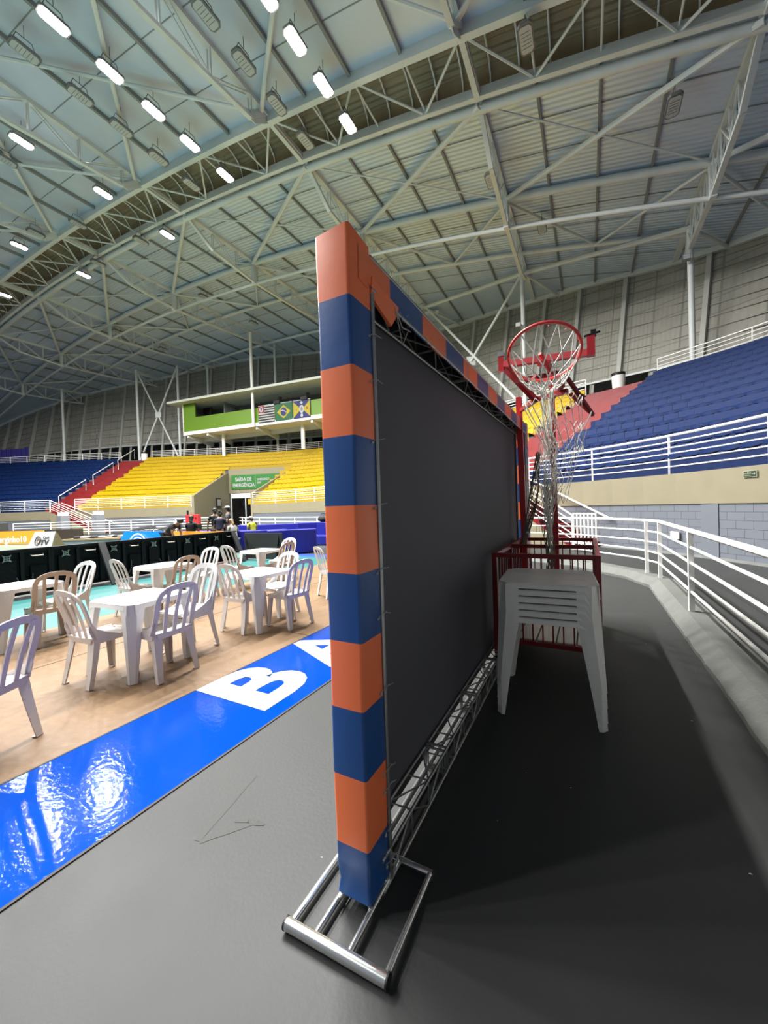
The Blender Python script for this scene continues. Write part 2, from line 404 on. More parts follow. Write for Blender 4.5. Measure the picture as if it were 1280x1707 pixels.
for i in range(nrib):
    for h in (0, 1):
        a = i*RIB+1.1+.28+h*(RIB/2-.05); b = a+RIB/2-.42
        if b > SMAX: continue
        g = MB(); n = Nn(a)
        ft = .17+.022*(CWf(a)-3); ps = [Wl(a, .02), Wl(b, .02), Wl(b, ft), Wl(a, ft)]; g.prism([p-n*.10 for p in ps], n*.05)
        wn += 1; struct('window_%d' % wn, g, M['glass'])

# ---------------------------------------------------------------- seats
def seat_mb(flip=1):
    mb = MB(); w = .246; n = 6; prof = []
    for j in range(n+1):
        x = -w+2*w*j/n; c = 1-(x/w)**2; fy = -.07-.05*c; fz = -.05-.05*c
        prof.append([(x, fy-.012, fz), (x, fy, .01), (x, fy+.03, .03), (x, .30, .02-.01*c), (x, .40, .06), (x, .455, .33), (x, .48, .335), (x, .43, .04), (x, .36, -.0), (x, .0, -.002), (x, fy+.01, fz+.01)])
    return mb.loft(prof)
def seatmesh(nm, m):
    o = obj(nm, seat_mb(), m, smooth=True); o.name = nm; return o
def proj(p):
    v = Vector(p)-Vector((0, 0, EYE)); z = v.dot(fw)
    if z < .5: return None
    return 640+641*v.dot(RR)/z, 853.5-641*v.dot(UU)/z, z
ORD = ['first', 'second', 'third', 'fourth', 'fifth', 'sixth', 'seventh', 'eighth', 'ninth', 'tenth', 'eleventh', 'twelfth', 'thirteenth', 'fourteenth']
seats = []
for (cn, a, b) in secs:
    if cn == 'red': continue
    for r_ in range(NR):
        sc = .5; smid = (a+b)/2; n = int((b-a-.1)/sc)
        # keep pitch constant at the row's own radius
        s_ = a+.26
        while s_ < b-.2:
            d = r_*depth(s_)/NR
            stretch = ((P(min(SMAX, s_+1))+Nn(min(SMAX, s_+1))*d)-(P(s_)+Nn(s_)*d)).length
            stp = .485/max(.5, stretch)
            ok = not (vom[0]-.3 < s_ < vom[1]+.3 and d < VD+.2)
            if ok:
                p = Q(s_, d+.075, ZF+(r_+1)*RISE+.02); q = proj(p)
                if q and -40 < q[0] < 1320: seats.append((q[2], cn, p, math.atan2(Nn(s_).y, Nn(s_).x)-PI/2, q, r_, s_))
            s_ += stp
seats.sort(key=lambda t: t[0])
protoS = {}
ind = 0; rest = {'yellow': MB(), 'blue': MB()}
sm = seat_mb()
for z_, cn, p, rz, q, _f, s_ in seats:
    vis = (q[0] > 862 and q[0] < 1288) 
    if ind < 298 and vis:
        if cn not in protoS:
            o = obj('stadium_seat', sm, M['seat_b' if cn == 'blue' else 'seat_y'], smooth=True); protoS[cn] = o
        else:
            o = protoS[cn].copy(); C.objects.link(o)
        o.location = p; o.rotation_euler = (0, 0, rz); ind += 1
        rn = ORD[_f]
        if cn == 'blue': tag(o, 'blue plastic shell seat in the %s row up of the right-hand stand' % rn, 'seat', 'blue shell seats, %s row up' % rn)
        else: tag(o, 'yellow plastic shell seat in the %s row up, beyond the red aisle behind the hoop' % rn, 'seat', 'yellow shell seats, %s row up' % rn)
    else:
        c_, s2 = math.cos(rz), math.sin(rz); mb = rest[cn]; n = len(mb.v)
        mb.v += [(p.x+v[0]*c_-v[1]*s2, p.y+v[0]*s2+v[1]*c_, p.z+v[2]) for v in sm.v]
        mb.f += [tuple(n+i for i in f) for f in sm.f]; mb.uv += [None]*len(sm.f)
for cn, mb in rest.items():
    if mb.v:
        o = obj('stadium_seats', mb, M['seat_b' if cn == 'blue' else 'seat_y'], smooth=True)
        tag(o, 'the many distant %s shell seats in rows round the stand' % cn, 'seats', kind='stuff')


# ---------------------------------------------------------------- railings
def railing(label, pts, zs, post_at, post_h, pw=.05, rr=.018, top_r=.03, n=8, group=None, rails_m='white', flat=False):
    """pts: polyline (world, at base), zs: heights of rails above base, post_at: indices/points"""
    base = Vector(pts[0]); t = thing('railing', label, 'railing', base, group)
    for i, z in enumerate(zs):
        mb = MB(); mb.tube([Vector(p)+Vector((0, 0, z)) for p in pts], top_r if i == 0 else rr, n); obj('top_rail' if i == 0 else 'rail', mb, M[rails_m], t, smooth=True)
    for p in post_at:
        mb = MB(); p = Vector(p); mb.box(p.x-pw/2, p.x+pw/2, p.y-pw/2, p.y+pw/2, p.z, p.z+post_h); obj('post', mb, M[rails_m], t)
    return t
# low railing in front of the first row
def curve_rail(label, a, b, dfn, z, zs, step, **k):
    ss = seg(a, b, step); ks = seg(a, b, .8 if step < 3 else 1)
    return railing(label, [Q(s, dfn(s), z) for s in ks], zs, [Q(s, dfn(s), z) for s in ss], zs[0], **k)
fz = [1.05, .88, .72, .56, .38, .2]
curve_rail('white five-bar railing along the front of the right-hand blue seats', 0.5, aisR[0]-.1, lambda s: .0, 2.2, fz, 2.5, rr=.02, top_r=.035)
curve_rail('white railing in front of the yellow seats, right of the exit portal', aisR[1]+.3, vom[0]-.2, lambda s: .0, 2.2, fz, 2.5, rr=.022, top_r=.032)
curve_rail('white railing in front of the yellow seats, left of the exit portal', vom[1]+.3, aisL[0]+.3, lambda s: .0, 2.2, fz, 2.5, rr=.022, top_r=.032)
curve_rail('white railing in front of the blue seats at far left', aisL[1]-.5, SMAX-1, lambda s: .0, 2.2, fz, 2.5, rr=.022, top_r=.032)
tz = [1.2, 1.0, .8, .6, .4, .2]
curve_rail('white six-bar railing along the concourse above the blue seats', .5, aisR[0]-.1, lambda s: depth(s)+.25, ZTOP, tz, 2.4, rr=.02, top_r=.032)
curve_rail('white concourse railing above the yellow seats', aisR[1]+.3, aisL[0]-.2, lambda s: depth(s)+.25, ZTOP, tz, 2.6, rr=.025, top_r=.035)
curve_rail('white concourse railing above the far left blue seats', aisL[1]+.4, SMAX-1, lambda s: depth(s)+.25, ZTOP, tz, 2.6, rr=.025, top_r=.035)
# white slab edge under concourse railing
tr = MB(); ss = seg(aisR[1], SMAX, 1.5)
for i in range(len(ss)-1):
    u, v = ss[i], ss[i+1]; tr.bar(Q(u, depth(u)+.3, ZTOP+.08), Q(v, depth(v)+.3, ZTOP+.08), .12, .16)
struct('trim_2', tr, M['concrete'])
# handrails on the far left aisle
for j, (da, db, where) in enumerate(((.3, 3.6, 'lowest'), (4.6, 7.6, 'middle'), (8.4, 11.3, 'topmost'))):
    s_ = (aisL[0]+aisL[1])/2+.5; k = RISE/(depth(s_)/NR); t = thing('stair_handrail', 'white pipe handrail on the far left red aisle, %s of three' % where, 'handrail', Q(s_, da, ZF+da*k+.2), 'handrails on the far left aisle')
    mb = MB(); a = Q(s_, da, ZF+da*k); b = Q(s_, db, ZF+db*k); mb.tube([a, a+z0*1.25, b+z0*1.25, b+z0*.1], .035, 8); obj('rail', mb, M['white'], t, smooth=True)
for j, da in enumerate((.3,)):
    s_ = aisR[1]-.3; k = RISE/(depth(s_)/NR); t = thing('stair_handrail', 'white upright handrail at the foot of the red aisle behind the hoop', 'handrail', Q(s_, da, ZF+.3))
    mb = MB(); a = Q(s_, da, ZF+da*k); b = Q(s_, 3, ZF+3*k); mb.tube([a, a+z0*1.2, b+z0*1.2, b+z0*.1], .03, 8); obj('rail', mb, M['white'], t, smooth=True)

# ---------------------------------------------------------------- stairs down from the aisles to the floor
def down_stair(label, s_top, dirn, L=3.2, wd=1.3, rails=True, gl=''):
    # runs along the wall; dirn = +1 / -1 along s
    t = thing('staircase', label, 'staircase', Q(s_top, -wd, 0)); n = 11
    ty = MB(); tr_ = MB(); sd = MB()
    for i in range(n):
        u = s_top+dirn*L*i/n; v = s_top+dirn*L*(i+1)/n; z = 2.2*(1-(i+1)/n)+.0
        mb = MB(); a, b, c, d = Q(u, -wd, 0), Q(v, -wd, 0), Q(v, -.04, 0), Q(u, -.04, 0)
        mb.hexa([q+z0*max(0, z-.03) for q in (a, b, c, d)]+[q+z0*(z+.17) for q in (a, b, c, d)]); obj('tread', mb, M['redd'] if i > 1 else M['step_r'], t)
    a, b = Q(s_top, -wd-.03, 0), Q(s_top+dirn*L, -wd-.03, 0)
    sd = MB(); sd.prism([a, b, a+z0*2.05], Nn(s_top)*.03); obj('side_wall', sd, M['beige'], t)
    if rails:
        mb = MB()
        for h in (1.0, .8, .6, .4, .22):
            mb.tube([a+z0*(2.2+h)-Nn(s_top)*.0, b+z0*(.1+h)], .028 if h == 1 else .018, 8)
        obj('rail', mb, M['white'], t, smooth=True)
        for f_ in (0, 1):
            mb = MB(); p = a.lerp(b, f_); mb.box(p.x-.03, p.x+.03, p.y-.03, p.y+.03, 2.1*(1-f_), 2.1*(1-f_)+1.1); obj('post', mb, M['white'], t)
        mb = MB(); a2, b2 = Q(s_top, -.1, 2.2+.75), Q(s_top+dirn*(L+.4), -.1, .95); mb.tube([a2, b2, b2+(b2-a2).normalized()*.1+z0*.04], .035, 8); obj('wall_rail', mb, M['white'], t, smooth=True)
    return t
down_stair('red-treaded staircase with white rails below the aisle behind the hoop', aisR[0]+.8, -1, L=3.6)
down_stair('red-treaded staircase with white rails under the far left stand', aisL[0]+1.5, -1, L=4.6)
# little white gate of uprights by the right stair
t = thing('railing_gate', 'white barred gate at the foot of the stairs behind the hoop', 'gate', Q(aisR[0]-3.6, -1.4, 0))
gb = MB(); a = Q(aisR[0]-3.1, -1.6, 0); b = Q(aisR[0]-4.0, -1.6, 0)
for z in (1.15, .25): gb = MB(); gb.tube([a+z0*z, b+z0*z], .02, 6); obj('cross_rail', gb, M['white'], t)
for i in range(7):
    mb = MB(); p = a.lerp(b, i/6); mb.tube([p+z0*.05, p+z0*1.18], .028, 6); obj('bar', mb, M['white'], t)

# ---------------------------------------------------------------- exit portal in the yellow stand
EPT = t = thing('exit_portal', 'beige emergency exit opening cut into the yellow stand', 'portal', Q((vom[0]+vom[1])/2, 0, 0))
v0, v1 = vom
def sw(s_, lbl):
    mb = MB(); tt = (P(s_+.5)-P(s_-.5)).normalized()*.2
    mb.prism([Q(s_, -.05, 0), Q(s_, VD+.2, 0), Q(s_, VD+.2, 5.9), Q(s_, VD-.6, 5.7), Q(s_, -.05, 3.2)], tt); return mb
obj('side_wall', sw(v1, 'l'), M['beige'], t); obj('side_wall', sw(v0-.2, 'r'), M['beige'], t)
org = Q(v1, VD-.06, 0); ex = (Q(v0, VD-.06, 0)-org).normalized(); LC = (Q(v0, VD-.06, 0)-org).length; nrm = Vector((ex.y, -ex.x, 0))
if nrm.dot(f0) > 0: nrm = -nrm
mb = MB(); mb.prism([org+z0*3.6, org+ex*(LC-.4)+z0*3.6, org+ex*(LC+1.6)+z0*5.3, org+ex*(LC+1.6)+z0*6.2, org+z0*6.2], -nrm*.2); obj('lintel', mb, M['beige'], t)
SL = LC+.9
mb = MB(); sg = [org+ex*.35+z0*4.0, org+ex*(SL-2.4)+z0*4.0, org+ex*SL+z0*5.55, org+ex*.35+z0*5.55]; mb.prism([p+nrm*.03 for p in sg], nrm*.04)
sn = obj('exit_sign', mb, M['green']); tag(sn, 'green emergency exit sign over the dark doorway', 'sign')
for txt, x, z, sz, bd in (('SAÍDA DE', 1.8, 5.05, .56, .018), ('EMERGÊNCIA', 1.8, 4.42, .53, .018), ('EMERGENCY', 4.15, 4.98, .30, .01), ('EXIT', 3.65, 4.62, .30, .01)):
    mb = xform(text_mb(txt, sz, .01, bd, sx=.8), org+ex*x+z0*z+nrm*.09, ex, z0, nrm); obj('sign_lettering', mb, M['fwhite'], sn, world=False)
mb = MB(); mb.box(-.015, .015, 0, .01, 4.1, 5.4); xform(mb, org+ex*3.2+nrm*.08, ex, nrm, z0); obj('sign_divider', mb, M['fwhite'], sn)
# dark glazed doorway
mb = MB(); a, b = Q(v1, VD-.02, 0)+ex*.25, Q(v1, VD-.02, 0)+ex*3.6
mb.prism([a, b, b+z0*3.55, a+z0*3.55], Nn(v0)*.05); dr = struct('door_1', mb, M['glass'])
mb = MB()
for k in (0, .5, .77, 1): p = a.lerp(b, k); mb.bar(p-Nn(v0)*.04, p-Nn(v0)*.04+z0*3.2, .1, .06)
mb.bar(a+z0*3.3-Nn(v0)*.05, b+z0*3.3-Nn(v0)*.05, .12, .5); obj('door_frame', mb, M['steel'], dr)
mb = MB(); a2, b2 = b, Q(v0, VD-.02, 0); mb.prism([a2, b2, b2+z0*3.6, a2+z0*3.6], Nn(v0)*.1); struct('wall_portal', mb, M['beige'])
mb = MB(); c = Q(v1-.08, 3.6, 2.1); tt = Nn(v1); mb.prism([c, c+tt*.9, c+tt*.9+z0*.95, c+z0*.95], (P(v1-.5)-P(v1)).normalized()*.05)
o = obj('notice_board', mb, M['black']); tag(o, 'small dark-framed notice on the beige portal side wall', 'notice')
mb = MB(); c2 = c+tt*.15+z0*.12+(P(v1-.5)-P(v1)).normalized()*.06; mb.prism([c2, c2+tt*.6, c2+tt*.6+z0*.7, c2+z0*.7], (P(v1-.5)-P(v1)).normalized()*.01); obj('paper', mb, M['fwhite'], o)

# SAIDA sign on right beige wall
s_ = S_at(8.15, 8.55); c = Q(s_, -.05, 2.02); n = Nn(s_); ex = Vector((-n.y, n.x, 0)); ex = -ex if ex.dot(r0) > 0 and False else ex
ex = (P(s_-.3)-P(s_+.3)).normalized()
mb = MB(); mb.prism([c-ex*.15-z0*.075, c+ex*.15-z0*.075, c+ex*.15+z0*.075, c-ex*.15+z0*.075], -n*.012); sn = obj('exit_sign', mb, mat('glow_yellow', (.6, .62, .4), .5)); tag(sn, 'small dark green SAÍDA arrow sign on the right beige wall', 'sign')
mb = MB(); mb.prism([c-ex*.135-z0*.06-n*.012, c+ex*.135-z0*.06-n*.012, c+ex*.135+z0*.06-n*.012, c-ex*.135+z0*.06-n*.012], -n*.004); obj('sign_face', mb, mat('dark_green', (.01, .05, .03), .5), sn)
mb = xform(text_mb('SAÍDA', .06, .002, .001), c-ex*.045+z0*.012-n*.018, ex, z0, -n); obj('sign_lettering', mb, mat('glow_yellow', (.6, .62, .4)), sn, world=False)
mb = MB(); o_ = c+ex*.09-n*.017
mb.prism([o_-ex*.04-z0*.008, o_+ex*.0-z0*.008, o_+ex*.0-z0*.03, o_+ex*.04, o_+z0*.03, o_+z0*.008, o_-ex*.04+z0*.008], -n*.003); mb.prism([c-ex*.12-z0*.04-n*.017, c+ex*.03-z0*.04-n*.017, c+ex*.03-z0*.028-n*.017, c-ex*.12-z0*.028-n*.017], -n*.002); obj('arrow', mb, mat('glow_yellow', (.6, .62, .4)), sn)
# white junction box on block wall
s_ = S_at(7.9, 9.9)+.6; c = Q(s_, -.03, .52); n = Nn(s_); ex = (P(s_-.3)-P(s_+.3)).normalized()
mb = MB(); mb.prism([c-ex*.12-z0*.1, c+ex*.12-z0*.1, c+ex*.12+z0*.1, c-ex*.12+z0*.1], -n*.06); o = obj('junction_box', mb, M['white'], bevel=.01); tag(o, 'small white junction box low on the block wall', 'junction box')
mb = MB(); mb.prism([c-ex*.09-z0*.07-n*.06, c+ex*.09-z0*.07-n*.06, c+ex*.09+z0*.05-n*.06, c-ex*.09+z0*.05-n*.06], -n*.01); obj('cover', mb, M['plastic'], o)

# ================================================================ roof steelwork
TX = [14.0, 5.3, -3.7, -13, -23.1, -33.2, -44, -54.5, -65]
tnames = ['far right', 'right, over the blue seats', 'second from the right, ending at the column beside the hoop', 'just behind the striped post', 'left of the striped post', 'over the green booth', 'left of the green booth', 'far left', 'farthest left']
def truss(x, nm):
    z = zr(x)-.12; t = thing('roof_truss', 'pale steel lattice roof truss, %s' % nm, 'truss', (x, 16.5, z), 'roof trusses')
    yend = 35.5
    if x > 0: yend = 27.5
    elif x > -10: yend = 30
    elif x > -20: yend = 33.5
    far = yend+8
    mb = MB(); mb.bar((x, -12, z), (x, far, z), .28, .22); obj('top_chord', mb, M['steel'], t)
    bot = [(16.7, 0), (18.9, -1.25), (22.7, -1.6), (28, -1.45), (yend, -.9)]
    botn = [(13.9, 0), (12.9, -1.0), (8, -1.6), (2, -1.7), (-6, -1.6)]
    for nm2, B in (('bottom_chord', bot), ('bottom_chord', botn)):
        mb = MB()
        for i in range(len(B)-1): mb.bar((x, B[i][0], z+B[i][1]), (x, B[i+1][0], z+B[i+1][1]), .2, .16)
        obj(nm2, mb, M['steel'], t)
    def zb(y, B):
        ys = [b[0] for b in B]; zs = [b[1] for b in B]
        if ys[0] > ys[-1]: ys, zs = ys[::-1], zs[::-1]
        return float(np.interp(y, ys, zs))
    for B, ys in ((bot, list(np.linspace(18.9, yend, 9))), (botn, list(np.linspace(12.9, -6, 10)))):
        mb = MB()
        for i, y in enumerate(ys):
            for dx in (-.09, .09):
                mb.bar((x+dx, y, z), (x+dx, y, z+zb(y, B)), .05)
                if i+1 < len(ys):
                    y2 = ys[i+1]
                    if i % 2: mb.bar((x+dx, y, z+zb(y, B)), (x+dx, y2, z), .05)
                    else: mb.bar((x+dx, y, z), (x+dx, y2, z+zb(y2, B)), .05)
        obj('lattice', mb, M['steel'], t)
    mb = MB(); mb.bar((x, 22.7, z), (x, 22.7, z-1.75), .26); obj('king_post', mb, M['steel'], t)
    mb = MB(); mb.prism([(x-.02, 13.95, z+.1), (x-.02, 12.5, z-.95), (x-.02, 12.3, z-1.1), (x-.02, 13.2, z-1.05), (x-.02, 14.2, z-.2)], (.04, 0, 0)); obj('gusset', mb, M['steel'], t)
    # bent ridge piece over the monitor
    mb = MB(); mb.bar((x, 14.0, z-.1), (x, 16.6, z-.1), .2, .3); obj('monitor_beam', mb, M['steel'], t)
for x, nm in zip(TX, tnames): truss(x, nm)
# beams running across the hall (along x), following the arch
def arch_beam(name, label, y, dz, wd, ht, tube=False, x0=-74, x1=20, m='steel'):
    t = thing(name, label, 'beam', (x1, y, zr(x1)+dz)); mb = MB(); n = 47; xs = [x0+(x1-x0)*i/n for i in range(n+1)]
    if tube: mb.tube([(x, y, zr(x)+dz) for x in xs], wd/2, 10)
    else: mb.loft([[(x, y-wd/2, zr(x)+dz-ht/2), (x, y+wd/2, zr(x)+dz-ht/2), (x, y+wd/2, zr(x)+dz+ht/2), (x, y-wd/2, zr(x)+dz+ht/2)] for x in xs])
    obj('beam', mb, M[m], t, smooth=tube); return t
arch_beam('ring_beam', 'pale box beam on the near edge of the dark roof strip', 14.05, -.2, .25, .5)
arch_beam('ring_beam', 'pale box beam on the far edge of the dark roof strip', 16.5, -.15, .2, .4)
arch_beam('ring_beam', 'second, lower pale beam doubling the far edge of the dark roof strip', 17.0, -.3, .38, .4, True)
arch_beam('ring_beam', 'pale pipe beam across the roof at the top of the deep truss posts', 22.7, -.25, .4, .4, True)
arch_beam('ring_beam', 'pale pipe beam across the roof at the foot of the deep truss posts', 22.9, -1.75, .22, .22, True)
arch_beam('ring_beam', 'pale pipe beam across the roof halfway down to the columns', 28.0, -.3, .3, .3, True, x1=5.3)
arch_beam('ring_beam', 'pale pipe beam across the roof at the column heads', 35.0, -.35, .3, .3, True, x0=-60, x1=-12)
arch_beam('ring_beam', 'pale pipe beam across the near roof bays', 6.0, -.3, .28, .28, True)
BAYN = ['at the far right edge', 'over the right-hand blue seats', 'above the hoop', 'above the striped post', 'right of the longest lamp row', 'left of the longest lamp row', 'over the far left seats', 'at the farthest left']
# purlins: dark, parallel to the trusses
for k in range(len(TX)-1):
    a, b = TX[k], TX[k+1]
    for j in range(1, 4):
        x = a+(b-a)*j/4; mb = MB(); mb.bar((x, 16.9, zr(x)-.08), (x, 42, zr(x)-.08), .1, .16); mb.bar((x, -12, zr(x)-.1), (x, 13.9, zr(x)-.1), .12, .2)
        o = obj('roof_purlin', mb, M['steel_d']); tag(o, 'dark narrow roof purlin, %s of three in the bay %s' % (['right', 'middle', 'left'][j-1], BAYN[k]), 'purlin', 'roof purlins')
    # sheet laps
lp = MB()
for y in (18.6, 20.4, 24.6, 26.2, 30, 32.2, 38):
    for i in range(47): xa_, xb_ = -70+i*1.9, -70+(i+1)*1.9; lp.bar((xa_, y, zr(xa_)-.01), (xb_, y, zr(xb_)-.01), .05, .02)
for y in (12, 9.6, 7.2, 4.8, 2.4, 0):
    for i in range(47): xa_, xb_ = -70+i*1.9, -70+(i+1)*1.9; lp.bar((xa_, y, zr(xa_)-.01), (xb_, y, zr(xb_)-.01), .035, .02)
struct('trim_3', lp, M['steel_d'])
# bracing per bay
for k in range(len(TX)-1):
    a, b = TX[k], TX[k+1]
    t = thing('roof_brace', 'crossed pale brace pipes in the roof bay %s' % BAYN[k], 'brace', (a, 16.6, zr(a)-.3), 'roof braces')
    mb = MB(); mb.tube([(b, 22.6, zr(b)-.35), (a, 16.8, zr(a)-.35)], .13, 8); obj('thick_brace', mb, M['steel'], t, smooth=True)
    mb = MB(); mb.tube([(b, 16.8, zr(b)-.35), (a, 22.6, zr(a)-.35)], .05, 6); obj('thin_brace', mb, M['steel'], t, smooth=True)
    mb = MB(); mb.tube([(b, 22.8, zr(b)-.35), ((a+b)/2, 28, zr((a+b)/2)-.3), (a, 22.8, zr(a)-.35)], .09, 8); obj('thick_brace', mb, M['steel'], t, smooth=True)
    mb = MB(); mb.tube([(b, 13.6, zr(b)-.3), (a, 6, zr(a)-.3)], .1, 8); mb.tube([(b, 6, zr(b)-.3), (a, 13.6, zr(a)-.3)], .08, 8); obj('thick_brace', mb, M['steel'], t, smooth=True)
    # W bracing inside the strip
    mb = MB(); n = 4
    for j in range(n):
        xa, xb, xc = a+(b-a)*j/n, a+(b-a)*(j+.5)/n, a+(b-a)*(j+1)/n
        if j % 2: mb.tube([(xa, 16.5, zr(xa)-.25), (xc, 14.1, zr(xc)-.2)], .055, 6)
        else: mb.tube([(xa, 14.1, zr(xa)-.2), (xc, 16.5, zr(xc)-.25)], .055, 6)
        if j: mb.tube([(xa, 14.1, zr(xa)-.1), (xa, 16.5, zr(xa)-.1)], .045, 6)
    obj('strip_brace', mb, M['steel'], t, smooth=True)
    mb = MB(); n = 8
    for j in range(n):
        x = a+(b-a)*(j+.5)/n; mb.tube([(x, 15.3-1.24*math.cos(PI*q/8), zr(x)+.1+1.02*math.sin(PI*q/8)) for q in range(9)], .035, 6)
    obj('curved_ribs', mb, M['white'], t, smooth=True)
# columns
def column(x, y, ztop, label, strut=None, lamp=False, zf=ZTOP):
    t = thing('steel_column', label, 'column', (x, y, zf)); mb = MB(); mb.tube([(x, y, zf), (x, y, ztop)], .15, 12); obj('shaft', mb, M['steel'], t, smooth=True)
    mb = MB(); mb.box(x-.22, x+.22, y-.22, y+.22, zf, zf+.04); obj('base_plate', mb, M['steel'], t)
    if strut:
        for s_ in strut: mb = MB(); mb.tube([(x, y, s_[0]), s_[1]], .1, 8); obj('strut', mb, M['steel'], t, smooth=True)
    return t
cols = [(5.3, 27.1, 'round white column above the right-hand blue seats'), (-3.9, 30.0, 'round white column seen through the hoop'),
        (-33.2, 35.5, 'white column right behind the green booth, nearer the striped post'), 
        (-44, 34.4, 'white column under the left part of the booth'), (-46.6, 31.9, 'white column at the left end of the booth'), (-51.3, 29.4, 'white column left of the crossed braces'), (-62.2, 25.8, 'white column standing in a white bin at the far left aisle'),
        (-22, 36, 'white column hidden beyond the striped post'), (-13, 33.5, 'white column behind the top of the screen')]
for x, y, l in cols:
    zt = zr(x)-.4-(.8 if x < -36 else 0)
    s_ = min(range(len(_c)), key=lambda i: (_c[i]-Vector((x, y, 0))).length); sv = _s[s_]
    wt = Wl(sv, .97)
    column(x, y, zt, l, strut=[(zt-.1, wt)])
# crossed braces (left of booth, and behind the hoop)
def xbrace(pa, pb, pc, pd, label):
    t = thing('cross_brace', label, 'brace', pa); m_ = (Vector(pa)+Vector(pb))/2
    mb = MB(); mb.tube([pa, pb], .1, 8); mb.tube([pc, pd], .1, 8); obj('brace_pipe', mb, M['steel'], t, smooth=True)
    mb = MB(); mb.tube([m_-f0*.04, m_+f0*.04], .5, 4); obj('gusset', mb, M['steel'], t)
xbrace((-51.3, 29.4, ZTOP+.2), (-46.6, 31.9, zr(-46.6)-1.3), (-51.3, 29.4, zr(-51.3)-1.2), (-46.6, 31.9, ZTOP+.2), 'crossed pale braces between two columns left of the green booth')
xbrace((-12.6, 33.3, ZTOP+.2), (-3.9, 30.0, zr(-3.9)-.6), (-12.6, 33.3, zr(-13)-.8), (-3.9, 30.0, ZTOP+.2), 'crossed pale braces between columns behind the top right of the screen')
t = thing('tension_tube', 'horizontal pale tube tying the column heads by the hoop', 'tube', (-3.9, 30, zr(-3.9)-1)); mb = MB(); mb.tube([(-13, 33.5, zr(-13)-.6), (-3.9, 30, zr(-3.9)-.6), (5.3, 27.1, zr(5.3)-.5)], .15, 8); obj('tube', mb, M['steel'], t, smooth=True)
# small floodlights clamped on the two right columns
for x, y, z, l in ((5.3, 27.1, 14.6, 'small floodlight clamped to the right-hand column'), (-3.9, 30, 14.4, 'small floodlight clamped to the column behind the hoop')):
    t = thing('column_floodlight', l, 'floodlight', (x, y, z)); mb = MB(); mb.box(x-.45, x-.1, y-.6, y-.35, z-.15, z+.15); mb.bar((x, y, z+.1), (x-.3, y-.4, z+.1), .07); obj('housing', mb, M['housing'], t)
    mb = MB(); mb.box(x-.42, x-.13, y-.62, y-.6, z-.12, z+.12); obj('lens', mb, M['lensoff'], t)

# ---------------------------------------------------------------- floodlights
def lamp_proto(lit):
    t = thing('roof_floodlight', 'x', 'floodlight'); mb = MB()
    pr = [(-.24, -.4), (-.24, .4), (-.15, .5), (.15, .5), (.24, .4), (.24, -.4), (.15, -.5), (-.15, -.5)]
    mb.loft([[(a*.8, b*.92, .16) for a, b in pr], [(a, b, .1) for a, b in pr], [(a, b, 0) for a, b in pr]]); obj('housing', mb, M['housing'], t)
    mb = MB(); mb.prism([(a*.82, b*.86, -.004) for a, b in pr], (0, 0, -.02)); obj('lens', mb, M['lens'] if lit else M['lensoff'], t)
    mb = MB(); mb.tube([(0, -.4, .1), (0, -.25, .55), (0, .25, .55), (0, .4, .1)], .018, 5); mb.tube([(0, 0, .55), (0, 0, 1.05)], .012, 4); obj('hanger', mb, M['housing'], t)
    if lit:
        ld = bpy.data.lights.new('lamp', 'AREA'); ld.shape = 'RECTANGLE'; ld.size = .36; ld.size_y = .8; ld.energy = LAMP_W; ld.color = (1, .985, .965); ld.spread = math.radians(170)
        l = bpy.data.objects.new('lamp_light', ld); C.objects.link(l); l.parent = t; l.location = (0, 0, -.06)
    else:
        mb = MB()
        for i in range(1, 6): mb.box(-.15, .15, -.36+.12*i-.006, -.36+.12*i+.006, -.034, -.024)
        obj('lens_ribs', mb, M['housing'], t)
    return t
LIT = [(-9.1, 9.9), (-9.1, 11.4), (-9.1, 13.1), (-9.1, 14.9), (-17, 7.3), (-17, 9.2), (-17, 11), (-17, 12.8), (-17, 14.9), (-24.9, 9.1), (-24.9, 12.8), (-25, 16.8), (-35.6, 12.6), (-35.6, 16.6), (-44.2, 14.5),
       (-9.1, 8.2), (-9.1, 6.5), (-17, 5.4), (-24.9, 5.2), (-35.6, 8.6), (-35.6, 4.6), (-44.2, 9), (-17, -3), (-17, 1), (-24.9, -4), (-24.9, 1), (-35.6, -1), (-17, -6.5), (-24.9, -8), (-35.6, -6), (-12, -9), (-17, -10)]
OFF = [(-19.4, 7.3), (-19.4, 9.2), (-19.4, 10.9), (-19.4, 12.7), (-19.4, 14.6), (-11.5, 9.5), (-11.5, 11.2), (-11.5, 13), (-11.5, 14.9), (-29.4, 13.5), (-27.4, 16.4), (-33, 16.4), (-33, 12.6), (-1.5, 14.3), (3.2, 18.4), (-3.9, 19.8), (-27.2, 9.2), (-43.5, 23.2), (-43.8, 28.3), (-30.1, 23.5), (-30.1, 29.3), (-2.0, 24.5)]
pl = lamp_proto(True); po = lamp_proto(False)
rowname = {-9.1: 'lit row nearest the striped post', -12: 'lit row behind the camera', -17: 'long lit row at upper left', -24.9: 'lit row at the left edge', -25: 'lit row at the left edge', -35.6: 'short far lit row', -44.2: 'farthest lit row at the left edge'}
def rank(L, x, y):
    r = sorted([q[1] for q in L if abs(q[0]-x) < .2], reverse=True); return (ORD[r.index(y)]+' from the far end') if len(r) > 1 else 'alone'
for i, (x, y) in enumerate(LIT):
    place(pl, (x, y, zr(x)-1.05), 0, 'glowing floodlight, %s of the %s' % (rank(LIT, x, y), rowname[x]), 'lit floodlights, '+rowname[x])
